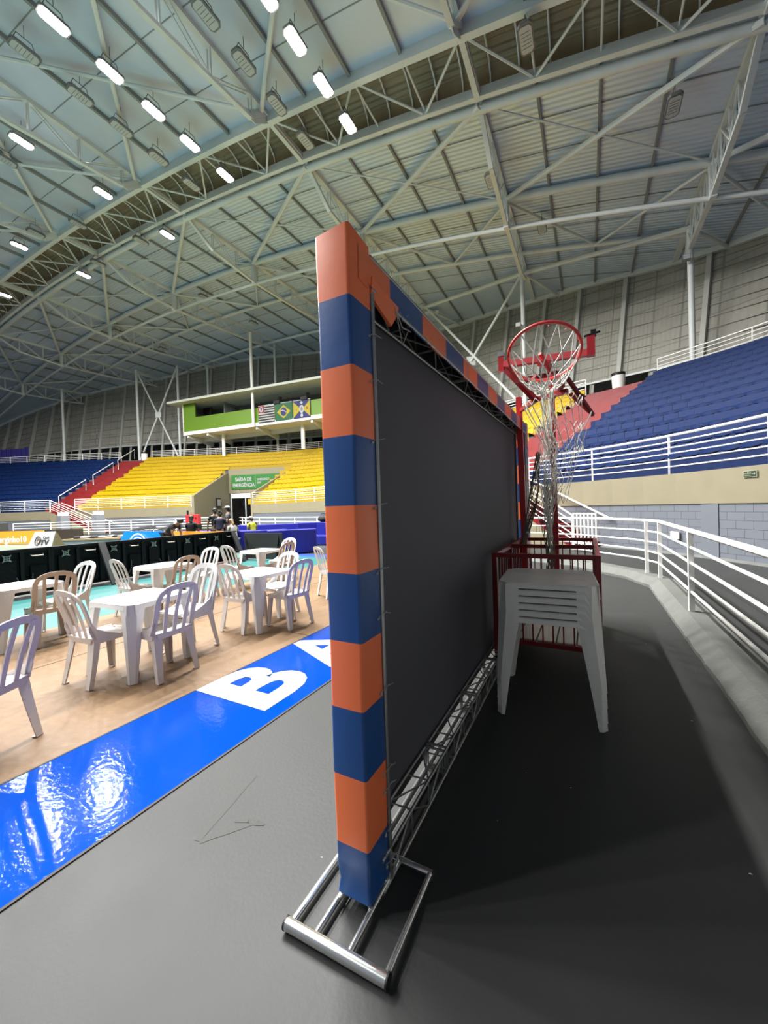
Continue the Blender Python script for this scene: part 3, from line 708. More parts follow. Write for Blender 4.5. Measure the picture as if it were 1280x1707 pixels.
for i, (x, y) in enumerate(OFF):
    l = {-19.4: 'unlit floodlight between the two bright rows', -11.5: 'unlit floodlight above the striped post', -1.5: 'unlit floodlight over the roof strip above the hoop', 3.2: 'unlit floodlight high above the right-hand blue seats',
         -3.9: 'unlit floodlight on the second truss above the hoop', -2.0: 'small unlit floodlight low over the hoop'}.get(x) or 'unlit floodlight over the far stand, %s from the left' % ORD[sorted([q for q in OFF if q[0] < -20]).index((x, y))]
    place(po, (x, y, zr(x)-1.05 if x != -3.9 else zr(x)-1.3), 0, l+(', %s of its row' % rank(OFF, x, y) if rank(OFF, x, y) != 'alone' and x > -20 else ''), 'unlit floodlights')

# ================================================================ green commentary booth
BA, BB = W(-23.6, 46.2), W(-3.4, 38.6); bx = (BB-BA).normalized(); bn = Vector((-bx.y, bx.x, 0)); 
if bn.dot(f0) < 0: bn = -bn
BL = (BB-BA).length
def Bp(x, y, z): return BA+bx*x+bn*y+z0*z
def bbox(mb, x0, x1, y0, y1, za, zb_): return mb.hexa([Bp(x0, y0, za), Bp(x1, y0, za), Bp(x1, y1, za), Bp(x0, y1, za), Bp(x0, y0, zb_), Bp(x1, y0, zb_), Bp(x1, y1, zb_), Bp(x0, y1, zb_)])
t = thing('commentary_booth', 'lime green raised booth with long open window', 'booth', BA+z0*10.9)
mb = bbox(MB(), 0, BL, 0, .12, 11.3, 12.9); bbox(mb, 0, 1.8, 0, .12, 12.9, 14.7); obj('front_parapet', mb, M['lime'], t)
mb = bbox(MB(), 0, BL, -.05, 4, 10.9, 11.3); bbox(mb, -.1, 0, -.05, 4, 10.9, 14.6); obj('floor_slab', mb, M['beige'] if False else M['white'], t)
mb = bbox(MB(), -1.5, BL+1, -1.0, 4.4, 14.6, 14.85); obj('roof_slab', mb, mat('slab_paint', (.5, .52, .45), .6), t)
mb = bbox(MB(), 0, BL, 3.6, 3.75, 11.3, 14.6); bbox(mb, 0, .1, .12, 3.6, 11.3, 14.6); bbox(mb, 5, 5.1, 1.2, 3.6, 11.3, 14.6); obj('back_wall', mb, mat('booth_grey', (.2, .21, .2), .6), t)
mb = bbox(MB(), 1.85, 3.2, 1.2, 1.3, 11.3, 14.2); obj('side_door', mb, M['glass'], t)
mb = MB()
for k in range(5):
    bbox(mb, 7+k*3.2, 9+k*3.2, 1.6, 1.75, 14.5, 14.56)
obj('ceiling_lights', mb, M['lensoff'], t)
mb = MB()
for x in (0, 3, 10, 17): mb.bar(Bp(x+.5, .1, 10.85), Bp(x+.5, 4, 10.3), .25, .5)
mb.bar(Bp(.3, 2.6, 10.7), Bp(BL, 2.6, 10.7), .3, .5); obj('underside_beams', mb, M['steel'], t)
for x in (10.4,):
    c = Bp(x, -.35, 0); column(c.x, c.y, 15, 'slim white post in front of the green booth', zf=10.8) if False else None
    o = MB(); o.tube([Bp(x, -.3, 10.8), Bp(x, -.3, zr(Bp(x, 0, 0).x)-1)], .16, 10); obj('front_post', o, M['white'], t, smooth=True)
mb = MB(); mb.tube([Bp(15.5, 1.5, ZTOP), Bp(15.5, 1.5, 10.9)], .22, 10); obj('support_post', mb, M['white'], t, smooth=True); mb = MB(); mb.tube([Bp(4.5, 1.5, ZTOP), Bp(4.5, 1.5, 10.9)], .2, 10); obj('support_post', mb, M['white'], t, smooth=True)
# flags hung on the parapet (built flat, at their size)
def flag_base(x, label, m, wd=2.1, ht=1.85):
    mb = MB(); o_ = Bp(x, -.06, 11.15); mb.prism([o_, o_+bx*wd, o_+bx*wd+z0*ht, o_+z0*ht], -bn*.03); o = obj('flag', mb, m); tag(o, label, 'flag')
    mb = MB(); mb.bar(o_+z0*(ht+.03), o_+bx*wd+z0*(ht+.03), .07); obj('flag_hem', mb, M['fwhite'], o); return o, o_-bn*.035
FW = False
def fshape(o, org, pts, m, k=1, nm='flag_device'):
    mb = MB(); mb.prism([org+bx*a*(.81 if FW else .857)+z0*b-bn*.004*k for a, b in pts], -bn*.004); return obj(nm, mb, m, o)
circ = lambda cx, cy, rx, ry=None, n=20: [(cx+rx*math.cos(2*PI*i/n), cy+(ry or rx)*math.sin(2*PI*i/n)) for i in range(n)]
fx = 10.95
o, g = flag_base(fx, 'black and white striped flag with red corner on the green booth', M['fwhite'])
st = MB()
for i in range(7):
    zz = i*1.85/6.5*.5*2*.93; x0_ = .77 if i > 3 else 0
    st.prism([g+bx*x0_+z0*zz, g+bx*2.1+z0*zz, g+bx*2.1+z0*(zz+.135), g+bx*x0_+z0*(zz+.135)], -bn*.004)
obj('flag_stripes', st, M['fblack'], o)
fshape(o, g, [(0, 1.1), (.9, 1.1), (.9, 1.85), (0, 1.85)], M['fred'], 1, 'flag_canton'); fshape(o, g, circ(.45, 1.48, .3, .3), M['fwhite'], 2, 'flag_disc'); fshape(o, g, [(.3, 1.6), (.45, 1.7), (.62, 1.55), (.5, 1.4), (.42, 1.28), (.36, 1.45)], M['flagblue'], 3, 'flag_map')
o, g = flag_base(fx+2.22, 'green flag with yellow diamond and blue disc on the booth', M['flaggreen'])
fshape(o, g, [(.22, .92), (1.22, .2), (2.22, .92), (1.22, 1.65)], M['yellow'], 1, 'flag_diamond'); fshape(o, g, circ(1.22, .92, .44, .46), M['flagblue'], 2, 'flag_disc')
fshape(o, g, [(.8, 1.0), (.82, 1.1), (1.1, 1.12), (1.4, 1.02), (1.62, .85), (1.6, .77), (1.36, .93), (1.1, 1.03)], M['fwhite'], 3, 'flag_band')
FW = True
o, g = flag_base(fx+4.44, 'blue and yellow diagonal flag with round emblem on the booth', M['flagblue'])
fshape(o, g, [(.06, .1), (1.2, .92), (.06, 1.78)], M['yellow'], 1, 'flag_triangle'); fshape(o, g, [(2.54, .1), (1.4, .92), (2.54, 1.78)], M['yellow'], 1, 'flag_triangle')
fshape(o, g, circ(1.3, .95, .36, .42), M['fwhite'], 2, 'flag_disc'); fshape(o, g, circ(1.3, .95, .18, .22), mat('emblem_grey', (.4, .38, .33)), 3, 'flag_shield')
fshape(o, g, circ(1.3, .28, .2, .2), M['fwhite'], 2, 'flag_disc'); fshape(o, g, [(1.3, 1.8), (1.42, 1.65), (1.55, 1.62), (1.42, 1.5), (1.3, 1.45), (1.18, 1.5), (1.05, 1.62), (1.18, 1.65)], M['fwhite'], 2, 'flag_lily')
fshape(o, g, circ(2.1, .98, .12), M['fred'], 3, 'flag_rose'); fshape(o, g, circ(.5, .9, .12), mat('emblem_gold', (.6, .35, .02)), 3, 'flag_wheel')
for x, l in ((13.0, 'black speaker above the striped flag'), (16.4, 'black speaker above the yellow diamond flag')):
    t = thing('booth_speaker', l, 'speaker', Bp(x, -.1, 13.0)); mb = MB(); bbox(mb, x, x+.8, -.2, .3, 13.0, 13.35); obj('cabinet', mb, M['black'], t); mb = MB(); mb.bar(Bp(x+.7, 0, 13.0), Bp(x+.85, -.1, 13.7), .3, .3); obj('bracket', mb, M['black'], t)
# blue curtain on the left concourse
mb = MB(); a = Q(aisL[1]+13.5, depth(aisL[1])+.6, ZTOP); b = Q(aisL[1]+24, depth(aisL[1])+.6, ZTOP); n = 40; rg = []
tt = (b-a).normalized(); nn = Vector((-tt.y, tt.x, 0))
for i in range(n+1):
    p = a.lerp(b, i/n)+nn*.08*math.sin(i*2.1); rg.append([p, p+nn*.04, p+nn*.04+z0*(2.3+.15*(i < 3)), p+z0*(2.3+.15*(i < 3))])
mb.loft(rg); o = obj('blue_curtain', mb, mat('blue_curtain_cloth', (.03, .02, .3), .7)); tag(o, 'deep blue curtain hung on the far left concourse', 'curtain')
# white bins on the concourse
for sx, dd, l in ((aisL[0]+.8, 1.0, 'white bin at the head of the far left aisle'), (aisR[0]+1.6, 1.2, 'white bin at the head of the red aisle behind the hoop')):
    p = Q(sx, depth(sx)+dd*.4, ZTOP); t = thing('waste_bin', l, 'bin', p); mb = MB(); mb.tube([p, p+z0*.95], .33, 12, r2=.38); obj('body', mb, M['white'], t, smooth=True); mb = MB(); mb.tube([p+z0*.95, p+z0*1.12], .39, 12); obj('bag_rim', mb, M['black'], t, smooth=True)

# ================================================================ floor coverings
def slab(name, label, x0, x1, y0, y1, h, m, cat='floor covering'):
    mb = MB(); mb.box(x0, x1, y0, y1, 0, h); o = obj(name, mb, m); tag(o, label, cat); return o
bl = slab('vinyl_strip', 'glossy blue vinyl floor strip with white letters', -3.06, -2.1, -6, 9.9, .004, M['blue_vinyl'])
mb = MB(); mb.box(-2.1, -2.085, -6, 9.9, 0, .006); mb.box(-3.075, -3.06, -6, 9.9, 0, .006); obj('dark_edge', mb, M['seam'], bl)
for ch, y, c0 in (('B', 2.455, 'B'), ('A', 3.46, 'A')):
    m_ = MB()
    if ch == 'B':
        mb = text_mb('B', 1.09, .001, .04, sx=1.15)
    else:
        mb = text_mb('A', 1.06, .001, .03, sx=1.08)
    xform(mb, (-2.61, y, .006), (0, 1, 0), (-1, 0, 0), (0, 0, 1)); obj('letter', mb, M['white_vinyl'], bl, world=False)
kr = slab('kraft_floor_sheet', 'tan kraft floor covering under the white tables', -6.72, -3.075, -6, 9.9, .003, M['kraft'])
mb = MB(); mb.box(-5.09, -5.075, -6, 9.3, .003, .005); mb.box(-6.7, -3.2, 6.95, 6.965, .003, .005); mb.box(-3.35, -3.1, 3.7, 3.708, .003, .006); obj('seam', mb, M['seam'], kr)
slab('teal_mat', 'teal floor mat along the black panel wall', -9.6, -6.72, -6, 9.9, .004, M['teal'])
slab('blue_mat', 'blue floor band before the foam seats', -12, -3.1, 9.9, 10.6, .004, M['far_blue'])
slab('court_floor', 'pale green court surface beyond the black panel wall', -34, -10.4, -6, 20, .006, M['court'])

# ================================================================ low black LED panel wall (backs towards us)
def led_unit():
    t = thing('led_panel', 'x', 'panel'); mb = MB(); w_ = .47    # local: x across, +x faces us; y along
    mb.box(-.04, .0, -w_, w_, .04, .93); obj('cabinet', mb, M['ledback'], t)
    mb = MB(); mb.box(.0, .03, -w_, -w_+.04, .04, .93); mb.box(0, .03, w_-.04, w_, .04, .93); mb.box(0, .035, -w_, w_, .89, .93); mb.box(0, .03, -w_, w_, .04, .08); mb.box(0, .05, -.03, .03, .08, .89); obj('frame', mb, M['black'], t)
    mb = MB(); mb.box(.0, .06, -.36, -.1, .25, .75); mb.box(.0, .05, .12, .38, .15, .6); mb.box(0, .03, -.3, -.12, .12, .2); obj('power_box', mb, M['ledback'], t)
    mb = MB(); mb.tube([(.03, .14, .83), (.07, .15, .80), (.07, .33, .80), (.03, .34, .83)], .012, 6); obj('handle', mb, M['copper'], t, smooth=True)
    mb = MB(); k = []
    for q in range(16):
        a = 2*PI*q/16; r_ = .105 if q % 4 == 2 else .05; k.append((.05, -.23+r_*math.cos(a), .79+r_*math.sin(a)))
    mb.prism(k, (.012, 0, 0)); br = obj('bracket', mb, M['silver'], t)
    mb = MB()
    for a, b in ((-.02, -.02), (.02, -.02), (-.02, .02), (.02, .02)): mb.box(.062, .065, -.23+a-.014, -.23+a+.014, .79+b-.014, .79+b+.014)
    obj('bracket_holes', mb, M['black'], br)
    mb = MB(); mb.tube([(.06, -.1, .4), (.12, -.05, .22), (.13, .05, .16), (.1, .13, .3), (.06, .15, .45)], .007, 5); obj('cable_loop', mb, mat('grey_cable', (.12, .14, .16), .5), t, smooth=True)
    return t
lu = led_unit(); n = 0; yv = 8.1
while yv > -2:
    place(lu, (-10.0+.03*(yv-8)*-0, yv, 0), 0, 'black LED panel seen from behind, %s' % ('at the far end of the row' if n == 0 else '%s from the far end of the row' % ORD[n]), 'LED panels in the long row' if n else None); n += 1; yv -= .95
t = thing('capping_rail', 'thin dark cap rail along the top of the LED panel wall', 'rail', (-10, 3, .93)); mb = MB(); mb.box(-10.05, -9.93, -2.3, 8.6, .93, .955); obj('rail', mb, M['black'], t)
for y, l in ((8.45, 'dark slanted prop at the far end of the LED wall'), (4.75, 'dark slanted prop in the middle of the LED wall')):
    mb = MB(); mb.bar((-9.93, y, .95), (-9.45, y+.02, .02), .14, .05, (1, 0, 0)); o = obj('panel_prop', mb, M['darkgrey']); tag(o, l, 'prop')
# dark end board seen flat, and the lit boards across the court end
mb = MB(); mb.box(-9.85, -8.25, 8.85, 8.9, .05, .86); o = obj('end_board', mb, M['darkgrey']); tag(o, 'plain dark grey board standing beyond the end of the LED wall', 'board')
mb = MB(); mb.bar((-9.6, 8.7, .02), (-9.85, 8.87, .8), .05); obj('board_leg', mb, M['black'], o); mb = MB(); mb.bar((-8.4, 8.7, .02), (-8.4, 8.87, .8), .05); obj('board_leg', mb, M['black'], o)
t = thing('advert_board', 'blue and orange LED advertising board across the court end', 'advertising board', (-13.5, 8.6, 0))
mb = MB(); mb.prism([(-16.9, 8.6, .05), (-13.7, 8.6, .05), (-13.6, 8.68, .92), (-16.4, 8.68, .92)], (0, .06, 0)); obj('blue_screen', mb, M['ledblue'], t)
mb = MB(); mb.prism([(-13.7, 8.6, .05), (-10.3, 8.6, .05), (-10.45, 8.68, .92), (-13.6, 8.68, .92)], (0, .06, 0)); obj('orange_screen', mb, M['ledor'], t)
mb = MB()
for k, (r_, th) in enumerate(((.55, .05), (.42, .04), (.3, .04))):
    mb.tube([(-15.35+r_*math.cos(a)*1.1, 8.56+.06*(.3+r_*math.sin(a)), .28+r_*math.sin(a)) for a in [PI*.12+PI*.75*q/10 for q in range(11)]], th/2, 6)
mb.tube([(-16.3, 8.58, .15), (-15.6, 8.6, .3), (-15.1, 8.63, .62), (-14.75, 8.6, .35)], .03, 6); obj('white_emblem', mb, M['ledwhite'], t)
mb = MB(); mb.prism([(-16.9, 8.7, .03), (-10.3, 8.7, .03), (-10.3, 8.75, .9), (-16.5, 8.75, .9)], (0, .03, 0)); obj('back_frame', mb, M['black'], t)
# orange board far left with writing
a = W(-26.5, 24.3); b = W(-20.6, 23.2); ex = (b-a).normalized(); nr = Vector((ex.y, -ex.x, 0))
if nr.dot(f0) > 0: nr = -nr
t = thing('advert_board', 'orange LED advertising board with white writing at left edge', 'advertising board', a)
mb = MB(); mb.prism([a+z0*.03, b+z0*.03, b+z0*.82, a+z0*.82], -nr*.08); obj('orange_screen', mb, M['ledor'], t)
mb = xform(text_mb('Serginho10', .52, .004, .01), a.lerp(b, .6)+z0*.30+nr*.02, ex, z0, nr); obj('board_lettering', mb, M['ledwhite'], t)
mb = MB(); c = a.lerp(b, .3)+nr*.02; mb.tube([c+ex*.45*math.cos(q)+z0*(.5+.3*math.sin(q)) for q in [-.6+i*.25 for i in range(14)]], .04, 6); obj('white_emblem', mb, M['ledwhite'], t)
# second pair of small boards behind it
a2 = W(-26, 25.5); b2 = W(-19.5, 24.8); mb = MB(); mb.prism([a2, b2, b2+z0*.80, a2+z0*.80], f0*.08); o = obj('back_board', mb, M['seam']); tag(o, 'dark brown board edge behind the orange advert', 'board')
mb = MB(); p = W(-24.6, 24.4); mb.box(p.x-.5, p.x+.5, p.y-.4, p.y+.4, 0, 1.35); o = obj('equipment_box', mb, M['darkgrey'], bevel=.02); tag(o, 'dark grey equipment box behind the orange advert', 'box')
# white prism sign with TV logo
p = W(-16.6, 18.4); ex = r0; t = thing('prism_sign', 'white A-shaped floor sign with TV logo', 'sign', p)
A = lambda x, y, z: p+r0*x+f0*y+z0*z
mb = MB(); mb.prism([A(-.62, 0, .02), A(.55, 0, .02), A(.62, .28, .9), A(-.38, .28, .9)], f0*.03); obj('front_panel', mb, M['fwhite'], t)
mb = MB(); mb.prism([A(.56, .02, .02), A(.78, .7, .02), A(.63, .32, .88)], r0*.02); obj('side_panel', mb, mat('sign_side', (.2, .16, .08)), t); mb = MB(); mb.prism([A(-.62, .02, .02), A(-.5, .7, .02), A(-.4, .3, .88)], -r0*.02); obj('side_panel', mb, mat('sign_side', (.2, .16, .08)), t)
pn = Vector((0, 0, 0))-f0*.95+z0*.3; uy = (f0*.28+z0*.88).normalized()
mb = xform(text_mb('TV', .34, .004, .012), A(.22, .1, .38)-f0*.02, r0, uy, -f0); obj('sign_lettering', mb, M['fblack'], t)
mb = xform(text_mb('Cazé', .15, .004, .004), A(.26, .17, .62)-f0*.02, r0, uy, -f0); obj('sign_lettering', mb, M['fblack'], t)
mb = MB(); mb.tube([A(-.12+.17*math.cos(q)*.75, .13+.05*math.sin(q)-.01, .48+.2*math.sin(q)) for q in [2*PI*i/18 for i in range(18)]], .025, 6, closed=True)
mb.tube([A(-.10+.08*math.cos(q)*.75, .13+.02*math.sin(q)-.01, .46+.1*math.sin(q)) for q in [2*PI*i/12 for i in range(12)]], .018, 6, closed=True); obj('ring_logo', mb, mat('logo_brown', (.12, .06, .04)), t)
# low platform with folded black chairs
p = W(-15.6, 20.8); A = lambda x, y, z: p+r0*x+f0*y+z0*z
t = thing('platform', 'low grey platform with pale wooden top', 'platform', p); mb = MB(); mb.hexa([A(-1.8, 0, 0), A(1.2, 0, 0), A(1.6, 1.6, 0), A(-1.8, 1.6, 0), A(-1.8, 0, .3), A(1.2, 0, .3), A(1.6, 1.6, .3), A(-1.8, 1.6, .3)]); obj('box', mb, M['grey_box'], t)
mb = MB(); mb.hexa([A(-1.85, -.05, .3), A(3.4, -.05, .3), A(3.4, 1.65, .3), A(-1.85, 1.65, .3), A(-1.85, -.05, .38), A(3.4, -.05, .38), A(3.4, 1.65, .38), A(-1.85, 1.65, .38)]); obj('top_board', mb, M['plywood'], t)
t = thing('cloth_heap', 'crumpled white and black cloths on the low platform', 'cloths', A(0, .6, .38)); random.seed(3)
mb = MB(); mbk = MB()
for i in range(12): (mb if i % 3 else mbk).ball(A(-1.3+i*.33, .3+.4*random.random(), .43), .3, .25, .05+.05*random.random(), 8, 5)
obj('white_cloth', mb, M['cloth_white'], t, smooth=True); obj('black_cloth', mbk, M['cloth_black'], t, smooth=True)
for j, (xo, l) in enumerate(((2.5, 'left of the pair of black folding stools on the platform'), (4.0, 'right of the pair of black folding stools by the platform'))):
    t = thing('folding_stool', l, 'stool', A(xo, .2, 0)); mb = MB(); mb.hexa([A(xo-.7, -.1, .72), A(xo+.6, -.1, .78), A(xo+.6, .5, .78), A(xo-.7, .5, .72), A(xo-.5, 0, .85), A(xo+.4, 0, .98), A(xo+.4, .4, .98), A(xo-.5, .4, .85)]); obj('seat_cloth', mb, M['cloth_black'], t, bevel=.04)
    for q in (-.5, .4):
        for r_ in (0, .4): mb = MB(); mb.tube([A(xo+q, r_, .75), A(xo-q*.6, r_, .0)], .02, 5); obj('leg', mb, M['alu'], t)
p2 = W(-12.2, 19.0); mb = MB()
for i in range(9): mb.ball(p2+Vector((random.uniform(-1.1, 1), random.uniform(-.3, .3), .2+random.random()*.2)), .35, .3, .22, 8, 5)
o = obj('equipment_heap', mb, M['cloth_black'], smooth=True); tag(o, 'dark heap of cables and bags at court side', 'bags')
p3 = W(-10.3, 21.0); t = thing('camera_case', 'small black case on a stand near the court corner', 'case', p3); mb = MB(); mb.box(p3.x-.25, p3.x+.25, p3.y-.2, p3.y+.2, .65, .95); obj('case', mb, M['black'], t, bevel=.02); mb = MB()
for a_ in (0, 2.1, 4.2): mb.tube([(p3.x, p3.y, .66), (p3.x+.35*math.cos(a_), p3.y+.35*math.sin(a_), 0)], .015, 5)
obj('stand', mb, M['black'], t)

# ---------------------------------------------------------------- foam seating
def sofa(label, c, rz, L, back=True, h=.9, arc=0, grp=None):
    t = thing('foam_sofa', label, 'sofa', c, grp, rz)
    def blk(nm, y0, y1, zt, bulge):
        mb = MB(); n = 8; rg = []
        for i in range(n+1):
            x = -L/2+L*i/n; k = arc*(1-(2*x/L)**2); rg.append([(x, y0+k, .03), (x, y1+k, .03), (x, y1+k, zt), (x, y0+k, zt)])
        mb.loft(rg); return obj(nm, mb, M['sofab'], t, bevel=.025, world=False)
    blk('seat', -.6, -.02, .42, 0)
    if back: blk('backrest', 0, .38, h, 0)
    mb = MB(); mb.box(-L/2+.05, L/2-.05, -.5, .3, 0, .03); obj('base', mb, M['black'], t, world=False)
    return t
def wz(xc, d): p = W(xc, d); return (p.x, p.y, 0)
yr = YAW
sofa('long blue foam sofa turned away, behind the dark grey board', wz(-5.6, 15.4), yr+PI-.12, 3.6, arc=.25, h=.82)
sofa('blue foam sofa with rounded end nearest the far tables', wz(-3.35, 14.0), yr+PI+.15, 1.7, arc=.12, h=.86)
sofa('blue foam sofa behind the group of people', wz(-8.4, 16.6), yr+PI-.1, 2.6, arc=.1, h=.8)
sofa('blue corner sofa against the far railing, left half', wz(-3.3, 17.6), yr+.25, 1.3, arc=0, h=.95)
sofa('blue corner sofa against the far railing, beside the striped post', wz(-2.1, 16.9), yr-.25, 1.9, arc=-.1, h=.98)
sofa('blue foam sofa at the back behind the seated person in yellow', wz(-5.5, 18.6), yr, 3.4, arc=0, h=.9)
mb = MB(); p = W(-2.9, 17.3); mb.ball((p.x+.2, p.y, 1.12), .3, .18, .16, 10, 6); o = obj('black_bag', mb, M['cloth_black'], smooth=True); tag(o, 'small black bag on the back of the blue sofa', 'bag'); mb = MB(); mb.tube([(p.x+.05, p.y, 1.2), (p.x+.1, p.y, 1.34), (p.x+.3, p.y, 1.34), (p.x+.35, p.y, 1.2)], .02, 5); obj('bag_handle', mb, M['black'], o)
# red cabinet
p = W(-12.3, 24.5); t = thing('red_cabinet', 'bright red cabinet behind the people', 'cabinet', p); mb = MB(); mb.prism([p-r0*.35, p+r0*.45, p+r0*.45+z0*1.45, p+r0*.05+z0*1.5, p-r0*.35+z0*1.45], f0*.4); obj('body', mb, M['red'], t)
mb = MB(); c = p+z0*1.15-f0*.01; mb.tube([c, c-f0*.02], .08, 10); mb.tube([p+r0*.3+z0*1.25-f0*.01, p+r0*.3+z0*1.25-f0*.03], .05, 8); mb.tube([p-r0*.3+z0*1.4+f0*.2, p-r0*.3+z0*1.75+f0*.2], .06, 8); obj('knobs', mb, M['black'], t)

# ================================================================ the tall screen frame with striped padding
PX0, PX1, PY0, PY1 = -.9, -.75, 1.2, 5.78
def zt(y): return 2.57+.02*(y-1.2)
scr = thing('framed_screen', 'tall dark screen in a truss frame padded with orange and blue squares', 'screen', (-.82, 1.2, 0))
def rbox(x0, x1, y0, y1, z0_, z1_, r=.013):    # box with rounded vertical edges
    pts = []
    for cx, cy, a0 in ((x1-r, y1-r, 0), (x0+r, y1-r, PI/2), (x0+r, y0+r, PI), (x1-r, y0+r, 1.5*PI)):
        for k in range(4): a = a0+k*PI/6; pts.append((cx+r*math.cos(a), cy+r*math.sin(a)))
    return pts
H0 = .06; bounds = [H0, .26, .53, .79, 1.045, 1.305, 1.56, 1.82, 2.08, 2.335, 2.585]
near = MB(); nav = MB()
for i in range(10):
    orange = i % 2 == 1
    mb = MB(); za, zb_ = bounds[i], bounds[i+1]; pts = rbox(PX0, PX1, PY0, PY0+.16, 0, 0); rings = []
    for k in range(5):
        z = za+(zb_-za)*k/4; bl_ = .0012*math.sin(z*9)
        pin = 0
        if i == 0 and k == 1: pin = .006
        rings.append([(x+(bl_+pin)*(1 if x < -.825 else -1), y+(.002*math.sin(z*7) if y < PY0+.08 else 0)+pin, z-(.0 if True else 0)+(.012*((x-PX0)/(PX1-PX0)) if i == 9 and k == 4 and y < PY0+.1 else 0)) for x, y in pts])
    mb.loft(rings); obj('padding_square', mb, M['orange' if orange else 'navy'], scr, smooth=True)
# top padding: outer, court and walkway sides, in squares 0.375 long
ys = [1.2, 1.53]+[1.53+.378*k for k in range(1, 12)]; ys[-1] = PY1
def top_ring(y, sag): 
    z = zt(y); return [(PX1+.002, y, z-.155-sag), (PX1+.003, y, z-.02), (PX1-.02, y, z+.012), (PX0+.02, y, z+.012), (PX0-.004, y, z-.02), (PX0-.004, y, z-.2), (PX0+.004, y, z-.2), (PX0+.004, y, z-.025), (PX0+.025, y, z+.002), (PX1-.025, y, z+.002), (PX1, y, z-.025), (PX1-.004, y, z-.155-sag)]
for i in range(len(ys)-1):
    mb = MB(); n = 5; rings = []
    for k in range(n+1):
        y = ys[i]+(ys[i+1]-ys[i])*k/n; sag = .006*math.sin(i*2+k*1.3)
        if i == 0: sag = -.03+.06*abs(k/n-.6)
        if i == 0 and k == 0: y = PY0+.13
        rings.append(top_ring(y, sag))
    mb.loft(rings, True, False); obj('padding_square', mb, M['orange' if i % 2 == 0 else 'navy'], scr, smooth=True)
# folded flap of the loose cover at the near corner
mb = MB(); z = zt(1.4); mb.loft([[(PX1+.010, 1.36, z-.10), (PX1-.0, 1.36, z-.17), (PX1-.01, 1.36, z-.17), (PX1, 1.36, z-.10)], [(PX1+.012, 1.44, z-.12), (PX1+.0, 1.45, z-.20), (PX1-.012, 1.45, z-.20), (PX1+.002, 1.44, z-.12)], [(PX1+.012, 1.52, z-.12), (PX1-.0, 1.54, z-.225), (PX1-.014, 1.54, z-.225), (PX1+.002, 1.52, z-.12)], [(PX1+.010, 1.60, z-.12), (PX1+.006, 1.59, z-.16), (PX1-.004, 1.59, z-.16), (PX1+.002, 1.60, z-.12)]]); obj('loose_flap', mb, M['orange'], scr, smooth=True)
# far column padding
for i in range(10):
    mb = MB(); pts = rbox(PX0, PX1, PY1, PY1+.15, 0, 0); za, zb_ = bounds[i]+.0, bounds[i+1]+(.09 if i == 9 else 0); mb.loft([[(x, y, za) for x, y in pts], [(x, y, zb_) for x, y in pts]]); obj('padding_square', mb, M['orange' if i % 2 else 'navy'], scr)
# the screen cloth
mb = MB(); mb.hexa([(-.893, 1.34, .14), (-.888, 1.34, .14), (-.888, 5.7, .14), (-.893, 5.7, .14), (-.893, 1.34, zt(1.34)-.03), (-.888, 1.34, zt(1.34)-.03), (-.888, 5.7, zt(5.7)-.03), (-.893, 5.7, zt(5.7)-.03)]); obj('screen_cloth', mb, M['sheet'], scr)
mb = MB(); mb.box(-.893, -.888, 1.34, 5.7, .065, .14); mb.box(-.887, -.884, 5.58, 5.72, .1, 2.6); mb.hexa([(-.887, 1.34, zt(1.34)-.15), (-.884, 1.34, zt(1.34)-.15), (-.884, 5.7, zt(5.7)-.15), (-.887, 5.7, zt(5.7)-.15), (-.887, 1.34, zt(1.34)-.0), (-.884, 1.34, zt(1.34)-.0), (-.884, 5.7, zt(5.7)), (-.887, 5.7, zt(5.7))]); mb.box(-.887, -.76, 1.345, 1.35, .1, 2.5); obj('black_lining', mb, M['void'], scr)
# box trusses
R_ = .0085
def chord(nm, a, b, r=R_): mb = MB(); mb.tube([a, b], r, 8); obj(nm, mb, M['alu'], scr, smooth=True)
xa, xb = -.872, -.752
for nm, x, zf in (('lower_chord', xa, .145), ('lower_chord', xb, .15), ('lower_chord', xb, .022), ('lower_chord', xa, .022)): chord(nm, (x, 1.3, zf), (x, 5.75, zf))
for x, dz in ((xa, -.018), (xb, -.018), (xb, -.145), (xa, -.15)): chord('upper_chord', (x, 1.36, zt(1.36)+dz), (x, 5.75, zt(5.75)+dz))
for x, y in ((xb, 1.368), (xb, 5.62), (xa, 5.62), (xb, 5.75)): chord('upright', (x, y, .03), (x, y, zt(y)-(.165 if y < 2 else .02)), .0105 if y < 2 else R_)
mb = MB(); y = 1.38; k = 0
while y < 5.6:
    y2 = y+.21; c = [(xa, .145), (xb, .15), (xb, .022), (xa, .022)]
    for (p, q) in ((0, 1), (1, 2)):
        a, b = c[p], c[q]
        mb.tube([(a[0], y, a[1]), (b[0], y2, b[1])] if k % 2 else [(b[0], y, b[1]), (a[0], y2, a[1])], .0045, 5); mb.tube([(a[0], y, a[1]), (b[0], y, b[1])], .0045, 5)
    y = y2; k += 1
obj('lower_lattice', mb, M['alu'], scr)
mb = MB(); y = 1.42; k = 0
while y < 5.6:
    y2 = y+.34; t_ = zt(y); u_ = zt(y2); c = [(xa, -.018), (xb, -.018), (xb, -.145), (xa, -.15)]
    for (p, q) in ((3, 2), (0, 3)):
        a, b = c[p], c[q]
        mb.tube([(a[0], y, t_+a[1]), (b[0], y2, u_+b[1])] if k % 2 else [(b[0], y, t_+b[1]), (a[0], y2, u_+a[1])], .0045, 5); mb.tube([(a[0], y, t_+a[1]), (b[0], y, t_+b[1])], .0045, 5)
    y = y2; k += 1
obj('upper_lattice', mb, M['alu'], scr)
mb = MB(); z = .1; k = 0
